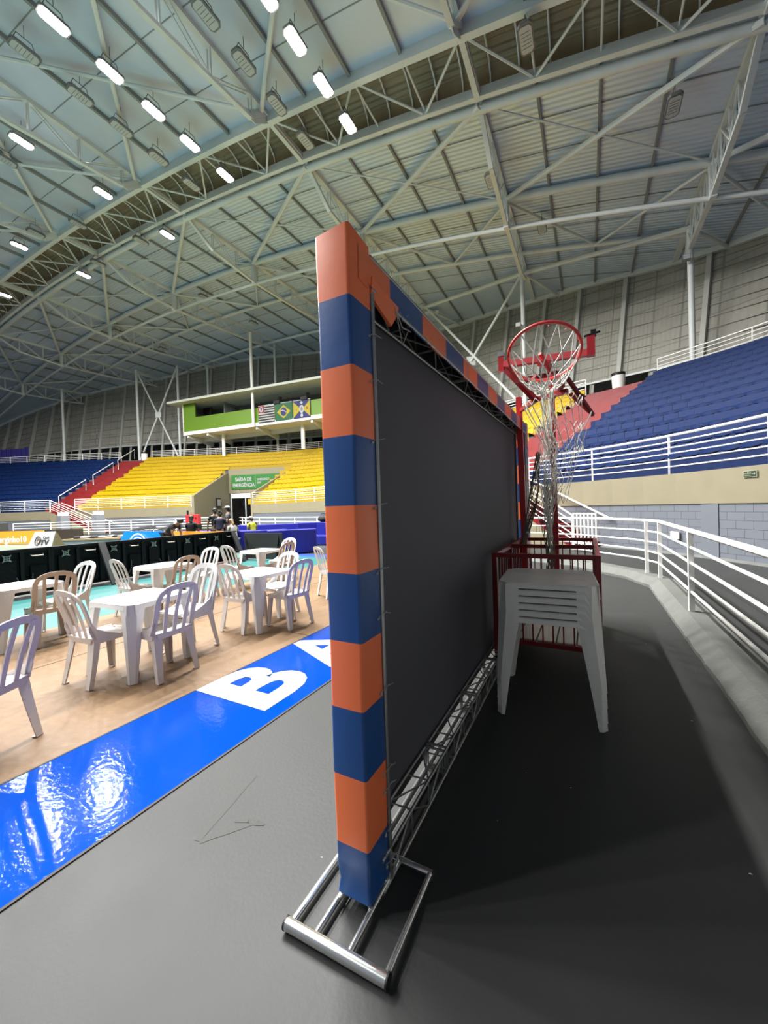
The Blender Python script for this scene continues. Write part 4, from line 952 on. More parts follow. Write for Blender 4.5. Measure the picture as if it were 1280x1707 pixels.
while z < 2.5:
    z2 = z+.2; mb.tube([(xb, 5.62 if k % 2 else 5.75, z), (xb, 5.75 if k % 2 else 5.62, z2)], .0045, 5); mb.tube([(xb, 5.62, z), (xb, 5.75, z)], .0045, 5); z = z2; k += 1
obj('far_lattice', mb, M['alu'], scr)
for y in (2.05, 2.75, 3.45, 4.15, 4.85):       # joint plates where truss lengths bolt together
    mb = MB()
    for yy in (y, y+.035):
        for (a, b, c, d) in ((xa, xb, .145, .155), (xa, xb, .02, .03), (xa-.005, xa+.005, .02, .155), (xb-.005, xb+.005, .02, .155)): mb.box(a, b, yy, yy+.012, c, d)
    obj('joint_plate', mb, M['alu'], scr)
    if y > 2.1:
        mb = MB(); t_ = zt(y)
        for yy in (y, y+.035):
            for (a, b, c, d) in ((xa, xb, -.15, -.14), (xa, xb, -.03, -.02), (xb-.005, xb+.005, -.15, -.02)): mb.box(a, b, yy, yy+.012, t_+c, t_+d)
        obj('joint_plate', mb, M['alu'], scr)
mb = MB(); mb.box(-.868, -.83, 1.36, 5.6, .004, .012); obj('gap_light_strip', mb, M['white_vinyl'], scr)  # pale strip added where light through the gap falls on the floor
random.seed(11)
for z in (.12, .17, .25, .42, .49, .82, 1.12, 1.30, 1.56, 1.82, 2.06, 2.24):     # cable ties lacing the padding to the upright
    mb = MB(); y = 1.368; a = random.uniform(-.01, .015)
    mb.tube([(PX1-.004, y-.035, z-.012), (PX1+.012, y-.02, z), (PX1+.012, y+.014, z+.004), (PX1-.012, y+.02, z)], .0018, 4)
    mb.tube([(PX1+.012, y+.005, z+.002), (PX1+.022, y+.03, z+a)], .0016, 4); mb.tube([(PX1+.004, y-.045, z-.016), (PX1+.003, y-.034, z-.012)], .0042, 6)
    obj('cable_tie', mb, M['tie'], scr)
for y in (1.66, 1.98, 2.6, 3.1):
    mb = MB(); z = zt(y)-.16; mb.tube([(PX1+.01, y-.05, z+.02), (PX1-.0, y, z), (PX1-.015, y+.03, z+.015), (PX1+.01, y+.05, z+.05)], .0018, 4); obj('cable_tie', mb, M['tie'], scr)
mb = MB(); z = zt(1.6); mb.tube([(PX1+.01, 1.56, z-.14), (PX1+.012, 1.62, z-.2), (PX1+.0, 1.66, z-.19), (PX1-.02, 1.8, z-.15)], .003, 5); mb.tube([(PX1+.01, 1.57, z-.15), (PX1+.005, 1.64, z-.28), (PX1-.01, 1.75, z-.16)], .0025, 5); obj('lacing_cord', mb, M['tie'], scr)
# floor base of tubes
bxs, bxe, bys, bye = -1.02, -.605, 1.045, 1.46
mb = MB(); mb.tube([(bxs, bys, .026), (bxe, bys+.012, .026)], .021, 16); fr = obj('base_front_tube', mb, M['chrome'], scr, smooth=True)
mb = MB(); mb.tube([(bxs-.004, bys, .026), (bxs+.002, bys, .026)], .0225, 16); obj('end_cap', mb, M['rubber'], fr, smooth=True); mb = MB(); mb.tube([(bxe-.002, bys+.012, .026), (bxe+.004, bys+.012, .026)], .0225, 16); obj('end_cap', mb, M['rubber'], fr, smooth=True)
for x, r_ in ((bxs+.015, .012), (-.90, .012), (-.76, .012), (bxe-.01, .012)):
    mb = MB(); mb.tube([(x, bys+.01, .024), (x, bye, .024)], r_, 10); obj('base_side_tube', mb, M['chrome'], scr, smooth=True)
mb = MB(); mb.tube([(bxs+.01, bye, .024), (bxe, bye, .024)], .014, 10); obj('base_rear_tube', mb, M['chrome'], scr, smooth=True)
for x in (-.885, -.765):
    for y in (1.22, 1.345): mb = MB(); mb.tube([(x, y, .02), (x, y, .09)], .009, 8); obj('spigot', mb, M['chrome'], scr, smooth=True)
fb = MB(); 
for x in (-1.0, -.62): fb.tube([(x, 5.5, .022), (x, 6.05, .022)], .015, 8)
for y in (5.5, 6.05): fb.tube([(-1.0, y, .022), (-.62, y, .022)], .015, 8)
obj('far_base', fb, M['chrome'], scr, smooth=True)

# ================================================================ plastic tables
def table_proto(name, m, apron=.05):
    t = thing(name, 'x', 'table'); hw = .33; H_ = .72; ch = .07
    oct_ = lambda w_, c: [(-w_+c, -w_), (w_-c, -w_), (w_, -w_+c), (w_, w_-c), (w_-c, w_), (-w_+c, w_), (-w_, w_-c), (-w_, -w_+c)]
    mb = MB(); mb.loft([[(x, y, H_-.014) for x, y in oct_(hw, ch)], [(x, y, H_-.004) for x, y in oct_(hw+.002, ch)], [(x, y, H_) for x, y in oct_(hw-.006, ch)]])
    # apron: four arched skirts running down into the legs
    for q in range(4):
        cs, sn = math.cos(q*PI/2), math.sin(q*PI/2); n = 14; top = []; bot = []
        L = hw-ch+.02
        for i in range(n+1):
            x = -L+2*L*i/n; e = abs(x)/L; drop = apron+(.06*max(0, (e-.78)/.22)**2); top.append((x, -hw, H_-.01)); bot.append((x, -hw-.006, H_-drop))
        rg = [[a, b, (b[0], b[1]+.006, b[2]), (a[0], a[1]+.006, a[2])] for a, b in zip(top, bot)]
        rg = [[(p[0]*cs-p[1]*sn, p[0]*sn+p[1]*cs, p[2]) for p in r_] for r_ in rg]; mb.loft(rg)
    for k in (-.12, .12): mb.box(-.27, .27, k-.004, k+.004, H_, H_+.002)
    obj('tabletop', mb, m, t, world=False)
    for sx, sy in ((1, 1), (-1, 1), (-1, -1), (1, -1)):
        mb = MB(); rings = []
        for f_ in np.linspace(0, 1, 7):
            z = (H_-.012)*(1-f_); o_ = hw+.028*f_; w_ = .15-.095*f_**.8; th = .008; c = ch*(1-f_*.55)
            # folded outer sheet: side, chamfer, side
            out = [(o_-w_, o_), (o_-c, o_), (o_, o_-c), (o_, o_-w_)]; inn = [(o_-th, o_-w_), (o_-th, o_-c-.004), (o_-c-.004, o_-th), (o_-w_, o_-th)]
            rings.append([(sx*a, sy*b, z) for a, b in out+inn])
        mb.loft(rings)
        mb.prism([(sx*(o_-w_), sy*o_, .0), (sx*(o_-c), sy*o_, .0), (sx*o_, sy*(o_-c), .0), (sx*o_, sy*(o_-w_), .0), (sx*(o_-.04), sy*(o_-.04), .0)], (0, 0, .01)); obj('leg', mb, m, t, world=False)
    return t
tp = table_proto('plastic_table', M['plastic_w'])
tabs = [((-4.07, 2.29), .08, 'square white plastic table nearest the camera, left of the blue strip'), ((-4.02, 3.84), -.03, 'square white plastic table nearest the striped post'),
        ((-6.17, 3.85), .0, 'square white plastic table against the LED wall, behind the nearest table'), ((-6.17, 5.98), .0, 'farthest square white plastic table, below the grey board'),
        ((-6.35, 2.12), .04, 'square white plastic table at the left edge by the LED wall')]
for (x, y), rz, l in tabs: place(tp, (x, y, .006), rz, l, None)
ts = table_proto('stacked_table', M['plastic_g'], .04)
nm = ['lowest table of the grey stack, feet on the dark floor', 'second table from the bottom of the grey stack', 'third table from the bottom of the grey stack', 'third table from the top of the grey stack', 'second table from the top of the grey stack', 'topmost grey plastic table of the stack behind the screen']
for i in range(6): place(ts, (-.295+.0*i, 3.24+.001*i, .001+.05*i), .06+.004*(i % 2), nm[i], None)

# ================================================================ monobloc chairs
def chair_proto(name, m):
    t = thing(name, 'x', 'chair')     # faces +y; origin on floor
    sw_, sh = .205, .43
    mb = MB(); rg = []
    for i in range(9):
        y = -.19+.41*i/8; w_ = sw_-.02*abs(i/8-.3); z = sh+.012*math.cos(i/8*PI*1.2)-(.025 if i == 8 else 0); row = []
        for j in range(9):
            x = -w_+2*w_*j/8; row.append((x, y, z+.012*(2*j/8-1)**2-.006))
        rg.append(row+[(x_, y_, z_-.012) for x_, y_, z_ in row[::-1]])
    mb.loft(rg)
    for s_ in (-1, 1): mb.prism([(s_*sw_*.98, -.19, sh), (s_*sw_*.98, .2, sh), (s_*sw_*.98, .16, sh-.045), (s_*sw_*.98, -.15, sh-.045)], (-s_*.012, 0, 0))
    mb.prism([(-.18, .22, sh-.01), (.18, .22, sh-.01), (.15, .215, sh-.045), (-.15, .215, sh-.045)], (0, -.01, 0)); mb.prism([(-.18, -.19, sh), (.18, -.19, sh), (.15, -.185, sh-.045), (-.15, -.185, sh-.045)], (0, .01, 0))
    obj('seat', mb, m, t, smooth=True, world=False)
    # arched back frame; wide flat ribbon with side wings that sweep forward into the seat
    lean = lambda z: -.185-.13*((z-sh)/.43)
    path = [(-.20, .43), (-.193, .50), (-.19, .60), (-.193, .69), (-.191, .76), (-.172, .815), (-.13, .848), (-.07, .866), (0, .872), (.07, .866), (.13, .848), (.172, .815), (.191, .76), (.193, .69), (.19, .60), (.193, .50), (.20, .43)]
    mb = MB(); rg = []
    for i, (x, z) in enumerate(path):
        a = path[max(0, i-1)]; b = path[min(len(path)-1, i+1)]; tx, tz = b[0]-a[0], b[1]-a[1]; l_ = math.hypot(tx, tz); nx, nz = -tz/l_, tx/l_
        w_ = .026 if abs(x) > .16 else .028
        cy = .03*(abs(x)/.2)**2; w2 = w_
        y = lean(z)+cy
        rg.append([(x-nx*w2, lean(z-nz*w2)+cy-.006, z-nz*w2), (x+nx*w2, lean(z+nz*w2)+cy-.006, z+nz*w2), (x+nx*w2, lean(z+nz*w2)+cy+.009, z+nz*w2), (x-nx*w2, lean(z-nz*w2)+cy+.009, z-nz*w2)])
    mb.loft(rg); bk = obj('backrest', mb, m, t, smooth=True, world=False)
    for x0_, x1_ in ((-.095, -.115), (0, 0), (.095, .115)):
        mb = MB(); rg = []
        for i in range(6):
            z = sh+.0+.42*i/5; x = x0_+(x1_-x0_)*i/5; w_ = .0175; y = lean(z)+.004+.012*math.sin(i/5*PI)
            rg.append([(x-w_, y-.005, z), (x+w_, y-.005, z), (x+w_, y+.006, z), (x-w_, y+.006, z)])
        mb.loft(rg); obj('back_slat', mb, m, bk, smooth=True, world=False)
    for s_ in (-1, 1):
        mb = MB(); mb.prism([(s_*.2, -.18, .42), (s_*.205, .06, .425), (s_*.203, -.06, .47), (s_*.2, -.15, .52), (s_*.196, -.2, .60), (s_*.196, -.215, .52)], (-s_*.01, 0, 0)); obj('side_wing', mb, m, bk, world=False)
    for s_ in (-1, 1):
        for fr_, (yt, yb) in (('f', (.185, .205)), ('b', (-.175, -.245))):
            mb = MB(); rg = []
            for f_ in np.linspace(0, 1, 6):
                z = .425*(1-f_); y = yt+(yb-yt)*f_**1.2; x = s_*(.195+.02*f_); w_ = .084-.034*f_; th = .007; d = .055-.017*f_; sg = 1 if fr_ == 'f' else -1
                o_ = [(x, y-sg*d), (x, y), (x-s_*w_, y), (x-s_*w_, y-sg*th), (x-s_*th, y-sg*th), (x-s_*th, y-sg*d)]
                rg.append([(a, b, z) for a, b in o_])
            mb.loft(rg); mb.prism([(x, y-sg*d, 0), (x, y, 0), (x-s_*w_, y, 0), (x-s_*w_, y-sg*d, 0)], (0, 0, .008)); obj('leg', mb, m, t, world=False)
    return t
cw = chair_proto('plastic_chair', M['plastic']); ct = chair_proto('plastic_chair', M['plastic_t']); cc = chair_proto('plastic_chair', M['plastic_w'])
cw.name = 'plastic_chair'; used = set()
def chair(src, x, y, rz, label, tilt=0, z=.006):
    if src.name in used: c = clone(src)
    else: used.add(src.name); c = src
    c.location = (x, y, z); c.rotation_euler = (0, 0, rz); c['label'] = label; c['group'] = 'white slatted plastic chairs'; return c
L90 = PI/2
chair(cw, -4.17, 1.97, .06, 'off-white chair on the left of the nearest table, back to the camera side')
chair(cw, -3.72, 2.28, L90+.03, 'off-white chair at the blue-strip side of the nearest table')
chair(cc, -4.05, 2.78, PI+.1, 'white chair on the far side of the nearest table, lower of two nested')
chair(cc, -4.05, 2.77, PI+.1, 'white chair on the far side of the nearest table, nested on another', z=.05)
chair(cw, -4.06, 3.62, 0.03, 'off-white chair on the near side of the table by the striped post')
chair(cw, -3.62, 3.98, L90-.12, 'off-white chair between the striped post and its nearest table')
chair(cc, -4.15, 4.32, PI, 'white chair on the far side of the table by the striped post')
chair(ct, -6.02, 2.27, L90-.1, 'tan chair on the right side of the left-edge table')
chair(cc, -6.45, 2.62, PI+.15, 'white chair beyond the left-edge table, in front of the LED wall')
chair(cw, -6.28, 3.48, -.05, 'cream chair on the near side of the middle table by the LED wall')
chair(ct, -5.78, 3.84, L90-.05, 'tan chair on the right side of the middle table by the LED wall')
chair(cc, -6.3, 4.6, PI+.1, 'white chair beyond the middle table, in front of the LED wall')
chair(cw, -6.3, 5.5, -.03, 'cream chair on the near side of the farthest table')
chair(ct, -5.76, 6.05, L90, 'tan chair on the right side of the farthest table')
chair(cc, -6.2, 6.62, PI, 'white chair beyond the farthest table, before the blue foam seats')
chair(cw, -3.62, .95, L90+.45, 'purplish-white chair cut by the left edge, nearest the camera')
chair(cc, -4.75, 1.05, PI-.25, 'white chair at the left edge behind the nearest cut-off chair')
chair(cw, -4.05, 5.62, -.5, 'white chair half hidden by the left side of the striped post')

# ================================================================ red ball cart behind the stack
cx0, cx1, cy0, cy1, cz = -.80, .06, 3.72, 5.42, 1.06
t = thing('red_trolley', 'red steel cage trolley behind the stacked tables', 'trolley', (-.37, 4.5, 0))
def rb(nm, a, b, w_=.04, m='redd'): mb = MB(); mb.bar(a, b, w_); return obj(nm, mb, M[m], t)
for x in (cx0, cx1):
    for y in (cy0, 4.55, cy1): rb('corner_post', (x, y, .12), (x, y, cz+.02), .045)
for y in (cy0, 4.55, cy1): rb('top_rail', (cx0, y, cz), (cx1, y, cz)); rb('bottom_rail', (cx0, y, .26), (cx1, y, .26))
for x in (cx0, cx1): rb('top_rail', (x, cy0, cz), (x, cy1, cz)); rb('bottom_rail', (x, cy0, .26), (x, cy1, .26))
for y in (cy0, cy1):
    for x in [cx0+.07+k*.085 for k in range(10)]:
        if y == cy0 and k % 1 == 0: pass
        mb = MB(); mb.box(x-.006, x+.006, y-.006, y+.006, .28, cz-.02); obj('bar', mb, M['redd'], t)
for y in [cy0+.1+k*.12 for k in range(14)]: mb = MB(); mb.box(cx0-.006, cx0+.006, y-.006, y+.006, .28, cz-.02); obj('bar', mb, M['redd'], t)
mb = MB()
for k in range(5): mb.box(cx0+.03+k*.165, cx0+.18+k*.165, cy0+.02, cy1-.02, .275, .29)
obj('deck_boards', mb, M['plastic_g'], t)
for x in (cx0, cx1):
    for y in (cy0, cy1): mb = MB(); mb.tube([(x-.014, y, .055), (x+.014, y, .055)], .05, 14); w_ = obj('wheel', mb, M['rubber'], t, smooth=True); mb = MB(); mb.box(x-.02, x+.02, y-.015, y+.03, .06, .13); obj('fork', mb, M['alu'], w_)

# ================================================================ portable basketball hoop with hanging nets
hp = thing('basketball_hoop', 'red portable basketball hoop with long white hanging nets', 'basketball hoop', (-.5, 5.25, 0))
def hb_(nm, a, b, w_=.05, m='red'): mb = MB(); mb.bar(a, b, w_); return obj(nm, mb, M[m], hp)
hb_('mast', (-.74, 5.3, .3), (-.77, 5.3, 2.92), .07); hb_('mast', (-.37, 5.3, .3), (-.375, 5.3, 3.15), .065)
hb_('base_bar', (-.74, 5.3, .32), (-.37, 5.3, .32), .05)
# crossbars and arms of the folded backboard frame
hb_('cross_bar', (-.69, 3.9, 2.9), (.05, 3.7, 2.79), .055); hb_('cross_bar', (-.6, 3.95, 2.73), (-.17, 3.9, 2.72), .045, 'redd')
hb_('bar_end', (.05, 3.7, 2.76), (.05, 3.7, 2.92), .06); hb_('bar_end', (-.72, 3.9, 2.84), (-.72, 3.9, 2.98), .05)
hb_('arm', (-.71, 3.9, 2.9), (-.48, 4.5, 2.66), .05); hb_('arm', (-.17, 3.9, 2.72), (.06, 4.3, 2.38), .03, 'redd'); hb_('arm', (-.14, 4.4, 2.65), (.03, 4.45, 2.45), .03)
hb_('arm', (-.48, 4.5, 2.66), (-.16, 4.4, 2.68), .045); hb_('arm', (-.48, 4.5, 2.66), (-.75, 5.3, 2.75), .045, 'redd'); hb_('arm', (-.2, 4.2, 2.7), (-.373, 5.3, 2.85), .05, 'redd')
hb_('support', (-.375, 5.3, 3.1), (-.3, 3.9, 2.83), .045)
mb = MB(); mb.box(.05, .09, 3.68, 3.72, 2.92, 2.97); mb.tube([(0, 3.7, 2.935), (.12, 3.7, 2.95)], .01, 6); obj('clamp', mb, M['black'], hp); mb = MB(); mb.box(-.75, -.69, 3.87, 3.93, 2.98, 3.02); obj('clamp', mb, M['alu'], hp)
RC = Vector((-.25, 2.92, 2.585)); hd = Vector((-.085, .996, 0)); e1 = Vector((.996, .085, 0)); tau = math.radians(33); e2 = (hd*math.cos(tau)-z0*math.sin(tau)); roll_ = math.radians(-7)
e1, e2 = e1*math.cos(roll_)+e2*math.sin(roll_), e2*math.cos(roll_)-e1*math.sin(roll_); e3 = e1.cross(e2)
rp = lambda a, r=.235: RC+e1*r*math.cos(a)+e2*r*math.sin(a)
mb = MB(); mb.tube([rp(2*PI*i/48) for i in range(48)], .0105, 10, closed=True); rim = obj('rim', mb, M['rimred'], hp, smooth=True)
mb = MB()
for i in range(12): a = 2*PI*(i+.5)/12; p = rp(a, .235); mb.tube([p, p-e3*.0+Vector((0, 0, -.022)), p+(RC-p)*.08+Vector((0, 0, -.012))], .003, 5)
obj('net_hook', mb, M['rimred'], rim, smooth=True)
mb = MB(); mb.tube([(-.30, 3.18, 2.68), (-.285, 3.22, 2.66), (-.24, 3.45, 2.60)], .014, 8); mb.bar((-.3, 3.16, 2.6), (-.28, 3.9, 2.8), .035); mb.bar(rp(PI/2), (-.24, 3.9, 2.74), .03); mb.bar(rp(PI/2+.5), (-.4, 3.9, 2.74), .02); obj('rim_bracket', mb, M['red'], hp, smooth=False)
# knotted net on the rim: diamonds shrinking towards the gathered hanging bundle
gat = Vector((-.245, 3.02, 2.36)); mb = MB(); NN = 12
def npnt(lv, k):
    a = 2*PI*(k+.5*(lv % 2))/NN; p = rp(a, .235); f_ = [0, .3, .52, .74, .95][lv]; tgt = gat+Vector((.045*math.cos(a), .045*math.sin(a), 0))
    q = p.lerp(tgt, f_); q.z -= .05*math.sin(f_*PI); return q
for lv in range(4):
    for k in range(NN):
        mb.tube([npnt(lv, k), npnt(lv+1, k)], .0045, 5); mb.tube([npnt(lv, k), npnt(lv+1, k-1 if lv % 2 == 0 else k+1)], .0045, 5)
obj('rim_net', mb, M['cord'], hp)
random.seed(5)
mb = MB()        # gathered bundle of long net cords hanging down the mast
for i in range(24):
    a = random.random()*2*PI; q = gat+Vector((.045*math.cos(a), .045*math.sin(a), .0)); pts = [q]; n = 16
    zend = random.uniform(1.0, 1.3); spread = random.uniform(.02, .10)
    for j in range(1, n+1):
        f_ = j/n; r_ = .03+spread*math.sin(min(1, f_*1.15)*PI)*.8
        cx_ = gat.x+(-.345-gat.x)*f_**.8; cy_ = gat.y+(4.15-gat.y)*f_**.8
        pts.append(Vector((cx_+r_*math.cos(a+f_*5)*(.5+.5*random.random()), cy_+r_*math.sin(a+f_*5), gat.z+(zend-gat.z)*f_)))
    mb.tube(pts, .0032, 4)
obj('hanging_net', mb, M['cord'], hp)
mb = MB()
for i in range(16):
    a = random.random()*2*PI; pts = []
    for j in range(13):
        f_ = j/12; r_ = .03+.02*math.sin(f_*9+i); pts.append(Vector((-.355+r_*math.cos(a+f_*6), 4.2+r_*math.sin(a+f_*6), 1.75-.95*f_)))
    mb.tube(pts, .005, 4)
obj('hanging_net', mb, M['cord_d'], hp)
mb = MB()        # looped outer net under the rim
for j in range(3):
    for k in range(18):
        a0, a1 = 2*PI*k/18, 2*PI*(k+1)/18; r_ = .2-.03*j; zz = 2.33-.16*j; c_ = Vector((-.22+.03*j, 3.15+.15*j, zz))
        p_ = c_+Vector((r_*math.cos(a0), r_*math.sin(a0), -.03)); q_ = c_+Vector((r_*math.cos(a1), r_*math.sin(a1), -.03)); m_ = (p_+q_)/2+Vector((0, 0, -.04)); mb.tube([p_, m_, q_], .0028, 4)
        if j < 2: mb.tube([m_, c_+Vector((.03*1, .15, -.16))+Vector(((r_-.03)*math.cos((a0+a1)/2), (r_-.03)*math.sin((a0+a1)/2), -.03))], .0028, 4)
obj('loose_net', mb, M['cord'], hp)
mb = MB()        # second net draped from the tip of the side arm
tip = Vector((.05, 4.25, 2.40)); cols_ = 7; rows_ = 7; G = []
for r_ in range(rows_):
    row = []
    for c_ in range(cols_):
        f_ = c_/(cols_-1); u_ = r_/(rows_-1); x = -.38+(.43)*f_-.25*u_*f_; top = 2.2+.2*f_**2-.09*math.sin(f_*PI); z = top-(.35+.55*f_)*u_*.95; row.append(Vector((x+.015*random.uniform(-1, 1), 4.2+.05*math.sin(c_*1.7+r_), z+.015*random.uniform(-1, 1))))
    G.append(row)
for r_ in range(rows_-1):
    for c_ in range(cols_):
        o_ = 1 if r_ % 2 else -1
        for c2 in (c_, c_+o_):
            if 0 <= c2 < cols_: mb.tube([G[r_][c_], (G[r_][c_]+G[r_+1][c2])/2+Vector((0, 0, -.012)), G[r_+1][c2]], .0032, 4)
mb.tube([tip]+[G[0][6-k] for k in range(7)], .0035, 4)
obj('draped_net', mb, M['cord'], hp)
mb = MB()        # dirty strand tied back to the left mast
for i in range(14):
    a = random.random()*6.28; pts = []
    for j in range(12):
        f_ = j/11; r_ = .018+.03*math.sin(f_*PI); c_ = Vector((-.47, 4.5, 2.08)).lerp(Vector((-.73, 5.0, 1.02)), f_); c_.x += .03*math.sin(f_*3); pts.append(c_+Vector((r_*math.cos(a+f_*4), .0, r_*math.sin(a+f_*4))))
    mb.tube(pts, .0048, 4)
obj('tied_net', mb, M['cord_d'], hp)
mb = MB()
for k in range(6):
    a_ = Vector((-.60+.02*k, 4.75, 1.6-.05*k)); b_ = Vector((-.38, 4.3, 1.68-.03*k)); mb.tube([a_, (a_+b_)/2-z0*(.12+.03*k), b_], .003, 4)
    mb.tube([(a_+b_)/2-z0*(.12+.03*k), Vector((-.52+.03*k, 4.6, 1.2))], .0025, 4)
obj('slack_cords', mb, M['cord_d'], hp)

# ================================================================ kerb, right-hand railing
kp = [(.90, -3), (.90, 8.0), (.62, 8.75), (-.35, 9.9), (-1.9, 10.7), (-4.5, 12.2), (-7.5, 14.6)]
mb = MB(); rg = []
for i, p in enumerate(kp):
    a = Vector((*kp[max(0, i-1)], 0)); b = Vector((*kp[min(len(kp)-1, i+1)], 0)); t_ = (b-a).normalized(); n_ = Vector((t_.y, -t_.x, 0)); p = Vector((*p, 0))
    rg.append([p, p+z0*.045, p+n_*.13+z0*.16, p+n_*.36+z0*.165, p+n_*.38+z0*.02, p+n_*.38])
rg2 = []
for i in range(len(rg)-1):
    m_ = max(2, int((Vector(kp[i+1])-Vector(kp[i])).length/.12))
    for k in range(m_):
        f_ = k/m_; r_ = [a.lerp(b, f_) for a, b in zip(rg[i], rg[i+1])]; j = random.uniform(-.006, .006); r_[0] = r_[0]+Vector((j, 0, 0)); r_[1] = r_[1]+Vector((j*1.2, 0, random.uniform(-.008, .004))); rg2.append(r_)
rg2.append(rg[-1]); mb.loft(rg2); kb = obj('concrete_kerb', mb, M['concrete']); tag(kb, 'chamfered grey concrete kerb along the walkway on the right', 'kerb')
mb = MB(); mb.quad((1.3, -4, .03), (3.2, -4, .03), (3.2, 8.5, .03), (1.3, 8.5, .03)); 
rr_path = [(1.08, -3), (1.08, 8.25), (.82, 8.95), (-.2, 10.15), (-1.8, 10.95), (-4.4, 12.5), (-7.3, 14.9)]
rp3 = [(x, y, .16) for x, y in rr_path]
posts = [(1.08, 5.85, .16), (1.08, 8.15, .16), (.94, 8.6, .16), (1.08, 3.2, .16), (1.08, .6, .16), (-.9, 10.5, .16), (-3, 11.6, .16), (-5.6, 13.5, .16)]
t = railing('white five-bar railing on the kerb to the right of the walkway', rp3, [.98, .78, .59, .41, .24], posts, .98, pw=.055, rr=.017, top_r=.029)
far_pts = [W(*p, 0) for p in [(2.0, 17.5), (-1.0, 20.2), (-4, 23), (-7.5, 26.5), (-11, 30.5), (-12.4, 33)]]
far_ps = [(p.x, p.y, 0) for p in far_pts]
railing('white low railing across the far floor behind the blue foam seats', far_ps, [1.08, .8, .5, .22], far_ps[:-1]+[tuple((Vector(a)+Vector(b))/2) for a, b in zip(far_ps[:-1], far_ps[1:])], 1.08, pw=.06, rr=.028, top_r=.035)
fp = [W(*p, 0) for p in [(-14.6, 33), (-18, 33.2), (-22, 33.4), (-26, 33.8), (-33, 34.2)]]; fp = [(p.x, p.y, 0) for p in fp]
railing('white low railing across the far floor left of the exit portal', fp, [1.15, .92, .7, .48, .26], fp+[tuple((Vector(a)+Vector(b))/2) for a, b in zip(fp[:-1], fp[1:])], 1.15, pw=.07, rr=.028, top_r=.038)
for x_, l in ((-29.2, 'left one of two white boxes at the foot of the far left stairs'), (-26.0, 'right one of two white boxes at the foot of the far left stairs')):
    p = W(x_, 35.0); t = thing('service_pillar', l, 'pillar', p); mb = MB(); mb.box(p.x-.4, p.x+.4, p.y-.35, p.y+.35, 0, 1.7); obj('body', mb, mat('pale_grey_paint', (.5, .53, .58), .5), t); mb = MB(); mb.box(p.x-.3, p.x+.4, p.y-.3, p.y+.3, 1.7, 2.05); obj('unit', mb, M['white'], t, bevel=.04)

# small marks on the floor
mb = MB(); random.seed(2)
for i in range(34):
    x, y = random.uniform(-2, .8), random.uniform(.6, 6); s_ = random.uniform(.003, .008)
    if -1.0 < x < -.6: continue
    mb.poly([(x, y, .0015), (x+s_*2, y+s_*.3, .0015), (x+s_, y+s_, .0015)])
o = obj('paint_chips', mb, M['cord']); tag(o, 'scattered tiny pale chips on the grey floor', 'debris', kind='stuff')
st = mat('damp_stain', (.060, .062, .055), .55, spec=.25)
def stroke(mb, pts, ws, z=.0012):
    pts = [Vector((x, y, z)) for x, y in pts]
    for i in range(len(pts)-1):
        a, b = pts[i], pts[i+1]; t_ = (b-a).normalized(); n_ = Vector((-t_.y, t_.x, 0)); mb.poly([a-n_*ws[i], a+n_*ws[i], b+n_*ws[i+1], b-n_*ws[i+1]])
mb = MB(); stroke(mb, [(-1.67, 1.15), (-1.69, 1.25), (-1.71, 1.38), (-1.735, 1.5), (-1.75, 1.6)], [.016, .014, .009, .005, .002]); stroke(mb, [(-1.655, 1.15), (-1.62, 1.2), (-1.58, 1.25), (-1.54, 1.30), (-1.50, 1.345)], [.012, .012, .014, .012, .006], .0014); stroke(mb, [(-1.60, 1.31), (-1.54, 1.345), (-1.49, 1.35), (-1.45, 1.36)], [.006, .013, .015, .007], .0016)
o = obj('floor_stain', mb, st); tag(o, 'V-shaped damp stain on the grey floor by the blue strip', 'stain')

